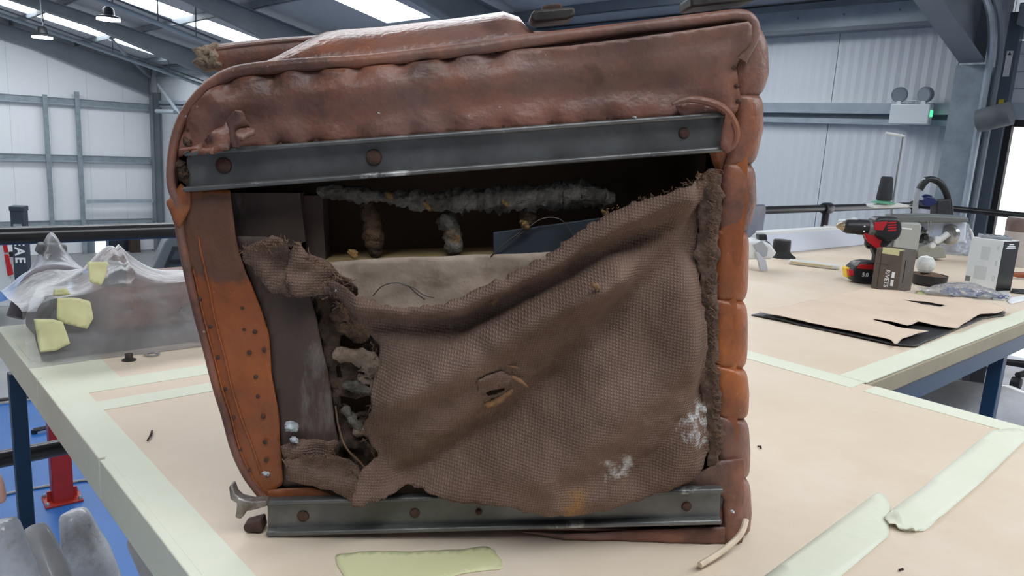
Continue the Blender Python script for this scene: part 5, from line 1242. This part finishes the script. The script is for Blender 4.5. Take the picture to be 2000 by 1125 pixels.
# ---- wrapped seat at the far left of the bench
ws = empty('wrapped_cushion_assembly', TB(1.7, .45, TZ), RZ, 'brown car seat wrapped in clear plastic with yellow tape patches', 'car seat')
def WT(d1, d2, z): return (d2-.45, d1-1.7, z)
CUSH = leather_mat('wrapped_brown_leather', lin(126, 92, 82), lin(96, 72, 66), lin(140, 98, 82), lin(150, 126, 118))
MB().box2(WT(1.57, .37, .03), WT(1.82, .83, .115)).build('cushion', CUSH, ws, bevel=.02, seg=4)
MB().box2(WT(1.555, .285, .0), WT(1.84, .84, .032)).build('base_frame', mat('dark_frame', lin(70, 68, 70), rough=.6), ws, bevel=.004)
DKP = mat('grey_bracket', lin(104, 104, 104), lin(88, 88, 88), scale=20, rough=.6)
MB().prism([(.39, .0), (.425, .0), (.43, .16), (.385, .17), (.375, .15), (.39, .14)], 1.62, 1.66, lambda p, q, h: WT(h, p, q)).build('bracket', DKP, ws, bevel=.004)
MB().prism([(.335, .0), (.375, .0), (.38, .165), (.33, .17), (.322, .15), (.338, .14)], 1.88, 1.92, lambda p, q, h: WT(h, p, q)).build('bracket', DKP, ws, bevel=.004)
MB().tube(smooth_path([WT(1.56, .275, .0), WT(1.56, .262, .07), WT(1.57, .285, .115), WT(1.6, .34, .10)], 3), .012, 10).build('front_arm', DKP, ws, smooth=True)
MB().tube(smooth_path([WT(1.72, .25, .05), WT(1.74, .28, .12), WT(1.78, .33, .13), WT(1.8, .38, .11)], 3), .016, 10).build('side_arm', mat('arm_dark', lin(96, 90, 98), rough=.6), ws, smooth=True)
# the film: front skirt, then tented over the brackets
nx_, ny_ = 110, 46; V = []
for i in range(nx_+1):
    d2 = .235+(.88-.235)*i/nx_
    for j in range(ny_+1):
        t = j/ny_
        if t < .35:
            s = t/.35; zt = .118+.02*math.exp(-((d2-.40)/.05)**2)-.02*math.exp(-((d2-.24)/.03)**2)+(.012 if d2 > .42 else 0); d1 = 1.535-.02*(1-s)**2+.01*s; z = zt*s**.8
        else:
            s = (t-.35)/.65; d1 = 1.545+.42*s; zt = .118+.02*math.exp(-((d2-.40)/.05)**2)-.02*math.exp(-((d2-.24)/.03)**2)+(.012 if d2 > .42 else 0)
            z = zt*(1-s**2.2)+.02*s
            z += .062*math.exp(.4-math.hypot(.4, abs(d2-.408)/.05+abs(d1-1.64)/.06))+.135*math.exp(.5-math.hypot(.5, math.hypot((d2-.352)/.034, (d1-1.9)/.045)))+.03*math.exp(-((d2-.30)/.06)**2-((d1-1.77)/.06)**2)
        V.append((d1, d2, z))
Vn = np.array(V); pn = Vn[:, [1, 0]]
Vn[:, 2] += .004*fbm(pn, 9, 101)*np.clip(Vn[:, 2]/.04, 0, 1)+.0008*fbm(pn*np.array([1, .3]), 40, 103)*np.clip(Vn[:, 2]/.04, 0, 1); Vn[:, 0] += .005*fbm(np.stack([Vn[:, 1], Vn[:, 2]], 1), 11, 102)
V = [WT(a, b, max(.001, c)) for a, b, c in Vn]
jc = int(ny_*.36); WRAPF = film('clear_wrap', lin(238, 238, 241), cover=.26, rough=.3, bscale=13, gloss=.1, wisp=5, bump=.25)
def part_of(j0, j1): return [(i*(ny_+1)+j, (i+1)*(ny_+1)+j, (i+1)*(ny_+1)+j+1, i*(ny_+1)+j+1) for i in range(nx_) for j in range(j0, j1)]
mesh('film_skirt', V, part_of(0, jc), WRAPF, ws, True)
mesh('film_canopy', V, part_of(jc, ny_), WRAPF, ws, True)
def wpatch(pts, d1, seed, mt_=TAPE2):
    Q = [onplane(x, y, D1, d1) for x, y in pts]; Q = [(d12(q)[1], q[2]-TZ) for q in Q]
    return sheet('tape_patch', Q, .005, lambda U: .006*fbm(U, 18, seed), lambda a, b, n: WT(d1+n, a, b), mt_, ws, thick=.0008)
wpatch([(65, 622), (100, 622), (122, 628), (130, 650), (136, 670), (110, 685), (78, 688)], 1.515, 111)
wpatch([(110, 580), (150, 582), (178, 590), (184, 622), (172, 644), (125, 632), (110, 622)], 1.515, 112)
wpatch([(171, 512), (214, 512), (208, 540), (198, 558), (176, 552)], 1.545, 113)
wpatch([(105, 566), (128, 562), (138, 574), (120, 578), (104, 578)], 1.545, 114)
# loose corner of plastic lying against the old seat
lc = Face(375, 668); lq = lc.thing('loose_plastic_scrap', 'loose triangular scrap of clear plastic beside the wrapped seat', 'plastic scrap')
sheet('film', [lc.uv(x, y) for x, y in ((331, 612), (360, 600), (382, 594), (405, 605), (410, 668), (392, 668), (372, 650))], .006, lambda U: .004+.008*fbm(U, 18, 121), lambda u, v, n: (u, -n, max(v, .002)), MATS['clear_polythene'], lq, thick=.0006)

# ---- bundles in grey plastic leaning under the bench
MILK = mat('milky_wrap', lin(232, 235, 240), lin(196, 200, 206), scale=9, rough=.22, bump=.7, bscale=16, c3=lin(150, 146, 142), s3=7, l3=.52, h3=.68, coat=.4)
MILK2 = mat('grey_wrap', lin(206, 205, 206), lin(172, 172, 174), scale=8, rough=.3, bump=.6, bscale=14, c3=lin(150, 128, 116), s3=10, l3=.6, h3=.75, coat=.3)
def bundle(label, tops, d1a, d1b, radii, mt_, seed):
    """a wrapped bundle standing on the mezzanine floor, its upper end where the photograph shows it"""
    a = onplane(*tops[0], D1, d1a); b = onplane(*tops[1], D1, d1b); dirn = b-a; end = b+dirn*((.06-b[2])/dirn[2])
    th = empty('wrapped_bundle', (end[0], end[1], 0), 0, label, 'wrapped bundle')
    base = np.array([end[0], end[1], 0]); n = 22; P = [a+(end-a)*k/n-base for k in range(n+1)]
    R_ = np.interp(np.linspace(0, 1, n+1), np.linspace(0, 1, len(radii)), radii)
    mb = MB(); mb.tube(P, list(R_), 18, noise=.05, flat=.85)
    o = mb.build('wrapping', mt_, th, smooth=True); md = o.modifiers.new('subd', 'SUBSURF'); md.levels = 1; md.render_levels = 1
    return th
bundle('pale plastic wrapped bundle against the blue bench leg', ((2, 1012), (36, 1130)), 1.50, 1.46, [.03, .04, .044, .044, .044], MILK, 1)
bundle('grey plastic wrapped bundle leaning between two paler ones', ((62, 1024), (108, 1130)), 1.60, 1.52, [.025, .034, .036, .036, .036], MILK2, 2)
b3 = bundle('tall plastic wrapped bundle with brown marks in front of the red post', ((140, 994), (182, 1130)), 1.80, 1.74, [.032, .060, .066, .066, .064], MILK, 3)
bundle('clear wrapped bundle tucked under the taped bench edge', ((256, 1046), (312, 1140)), 1.52, 1.42, [.015, .04, .05, .06, .06], MILK2, 4)

# ---- somebody standing beside the end of the bench: only a thumb reaches into view
def person():
    dpt = 1.02; foot = np.array([-1.10, 1.02, 0.0])
    th = empty('person', foot, 0, 'person standing beside the bench end, one bare hand hanging', 'person')
    def hp(x, y, dz=0.0):
        d = ray(x, y); return EYE+d*((dpt+dz)/d[1])-foot
    V = []; R_ = []; E_ = []
    def add(p, r, prev=None):
        V.append(tuple(float(c) for c in p)); R_.append(r if hasattr(r, '__len__') else (r, r))
        if prev is not None: E_.append((prev, len(V)-1))
        return len(V)-1
    pel = add((0, 0, .95), (.15, .11)); wa = add((0, 0, 1.08), (.135, .10), pel); chs = add((0, 0, 1.28), (.155, .11), wa); sh = add((0, 0, 1.41), (.085, .075), chs)
    nk = add((.0, 0, 1.50), .055, sh); hd = add((.02, 0, 1.60), (.095, .085), nk); add((.015, 0, 1.74), (.105, .09), hd)
    for sy in (-1, 1):                                     # faces +x, across the bench
        hip = add((0, sy*.09, .86), .088, pel); kn = add((.015, sy*.10, .48), .058, hip); an = add((-.01, sy*.105, .09), .042, kn); add((.06, sy*.11, .05), .04, an); add((.15, sy*.12, .035), .032, len(V)-1)
    s2 = add((0, .19, 1.36), .058, sh); e2 = add((-.03, .24, 1.10), .043, s2); w2 = add((.06, .23, .88), .030, e2); add((.09, .22, .80), (.022, .036), w2)
    pal2 = len(V)-1
    for k in range(4): add((.10+.006*k, .19+.02*k, .72), .0085, pal2)
    add((.13, .19, .77), .010, pal2)
    s1 = add((.0, -.19, 1.36), .055, sh); e1 = add((.05, -.22, 1.12), .043, s1); w1 = add(hp(-100, 800), .027, e1); palm = add(hp(-76, 880), (.018, .032), w1)
    for c, r, dz in (([(-46, 890), (-20, 918), (-4, 950), (2, 984)], .0100, 0), ([(-44, 945), (-36, 980), (-34, 1010), (-38, 1034)], .0085, .0), ([(-62, 955), (-58, 998), (-60, 1032), (-66, 1058)], .0088, .014), ([(-80, 952), (-82, 992), (-86, 1026), (-92, 1050)], .0085, .026), ([(-98, 940), (-104, 972), (-110, 998), (-116, 1018)], .0074, .036)):
        pv = palm
        for k, (x, y) in enumerate(c): pv = add(hp(x, y, dz), r*(1.05, 1.0, .95, .85)[k], pv)
    me = bpy.data.meshes.new('body'); me.from_pydata(V, E_, []); me.update()
    o = link('tmp_body', me, None, None); md = o.modifiers.new('skin', 'SKIN'); md.use_smooth_shade = True
    md = o.modifiers.new('subd', 'SUBSURF'); md.levels = 2; md.render_levels = 2
    for i, sv in enumerate(me.skin_vertices[0].data): sv.radius = R_[i]; sv.use_root = (i == 0)
    bpy.context.view_layer.update()
    bm_ = bpy.data.meshes.new_from_object(o.evaluated_get(bpy.context.evaluated_depsgraph_get())); bpy.data.objects.remove(o)
    bm_.materials.clear()
    for m_ in (mat('skin', lin(226, 176, 160), lin(214, 158, 142), scale=20, rough=.5), mat('navy_shirt', lin(58, 64, 80), lin(48, 54, 70), scale=30, rough=.85), mat('dark_trousers', lin(52, 52, 56), lin(44, 44, 48), scale=30, rough=.9), mat('shoe_black', lin(30, 30, 32), rough=.5), mat('dark_hair', lin(66, 50, 40), lin(46, 36, 30), scale=60, rough=.7)): bm_.materials.append(m_)
    for p_ in bm_.polygons:
        c = p_.center; arm = (c.x > .13 and c.z > .75) or (c.y > .15 and c.z < 1.12 and c.z > .6)
        p_.material_index = 0 if arm else (3 if c.z < .085 else 2 if c.z < .93 else 1 if c.z < 1.475 else 4 if (c.z > 1.72 or (c.x < -.015 and c.z > 1.56)) else 0)
        p_.use_smooth = True
    b = link('body', bm_, None, th)
    MB().lathe([(.092, -.02), (.100, .02), (.092, .06), (.06, .085), (.004, .095)], (-.012, 0, 1.665), n=20).build('hair', MATS['dark_hair'], th, smooth=True)
    for sy in (-1, 1):
        MB().lathe([(.002, -.011), (.009, -.006), (.011, 0), (.009, .006), (.002, .011)], (.083, sy*.032, 1.655), n=12, axis='X').build('eye', mat('eye_white', lin(225, 222, 218), rough=.2), th, smooth=True)
        MB().lathe([(.018, -.006), (.026, 0), (.018, .006)], (.0, sy*.088, 1.645), n=12, axis='Y').build('ear', MATS['skin'], th, smooth=True)
    MB().tube([(.086, 0, 1.665), (.104, 0, 1.63), (.092, 0, 1.615)], [.008, .014, .008], 10).build('nose', MATS['skin'], th, smooth=True)
    MB().tube([(.082, -.024, 1.588), (.090, 0, 1.586), (.082, .024, 1.588)], [.003, .006, .003], 8).build('mouth', mat('lips', lin(190, 120, 112), rough=.5), th, smooth=True)
person()

# settle things on the surface that carries them: nothing of them below it
def settle(root, zmin):
    for c in root.children_recursive:
        if c.type != 'MESH' or c.name.startswith('tack'): continue
        k = zmin-c.location.z
        for v in c.data.vertices:
            if v.co.z < k: v.co.z = k
settle(seat, -.0026)
for t_ in (sm_, bt, drill, lp, ho, cb, ws, ba, cu): settle(t_, .0004)
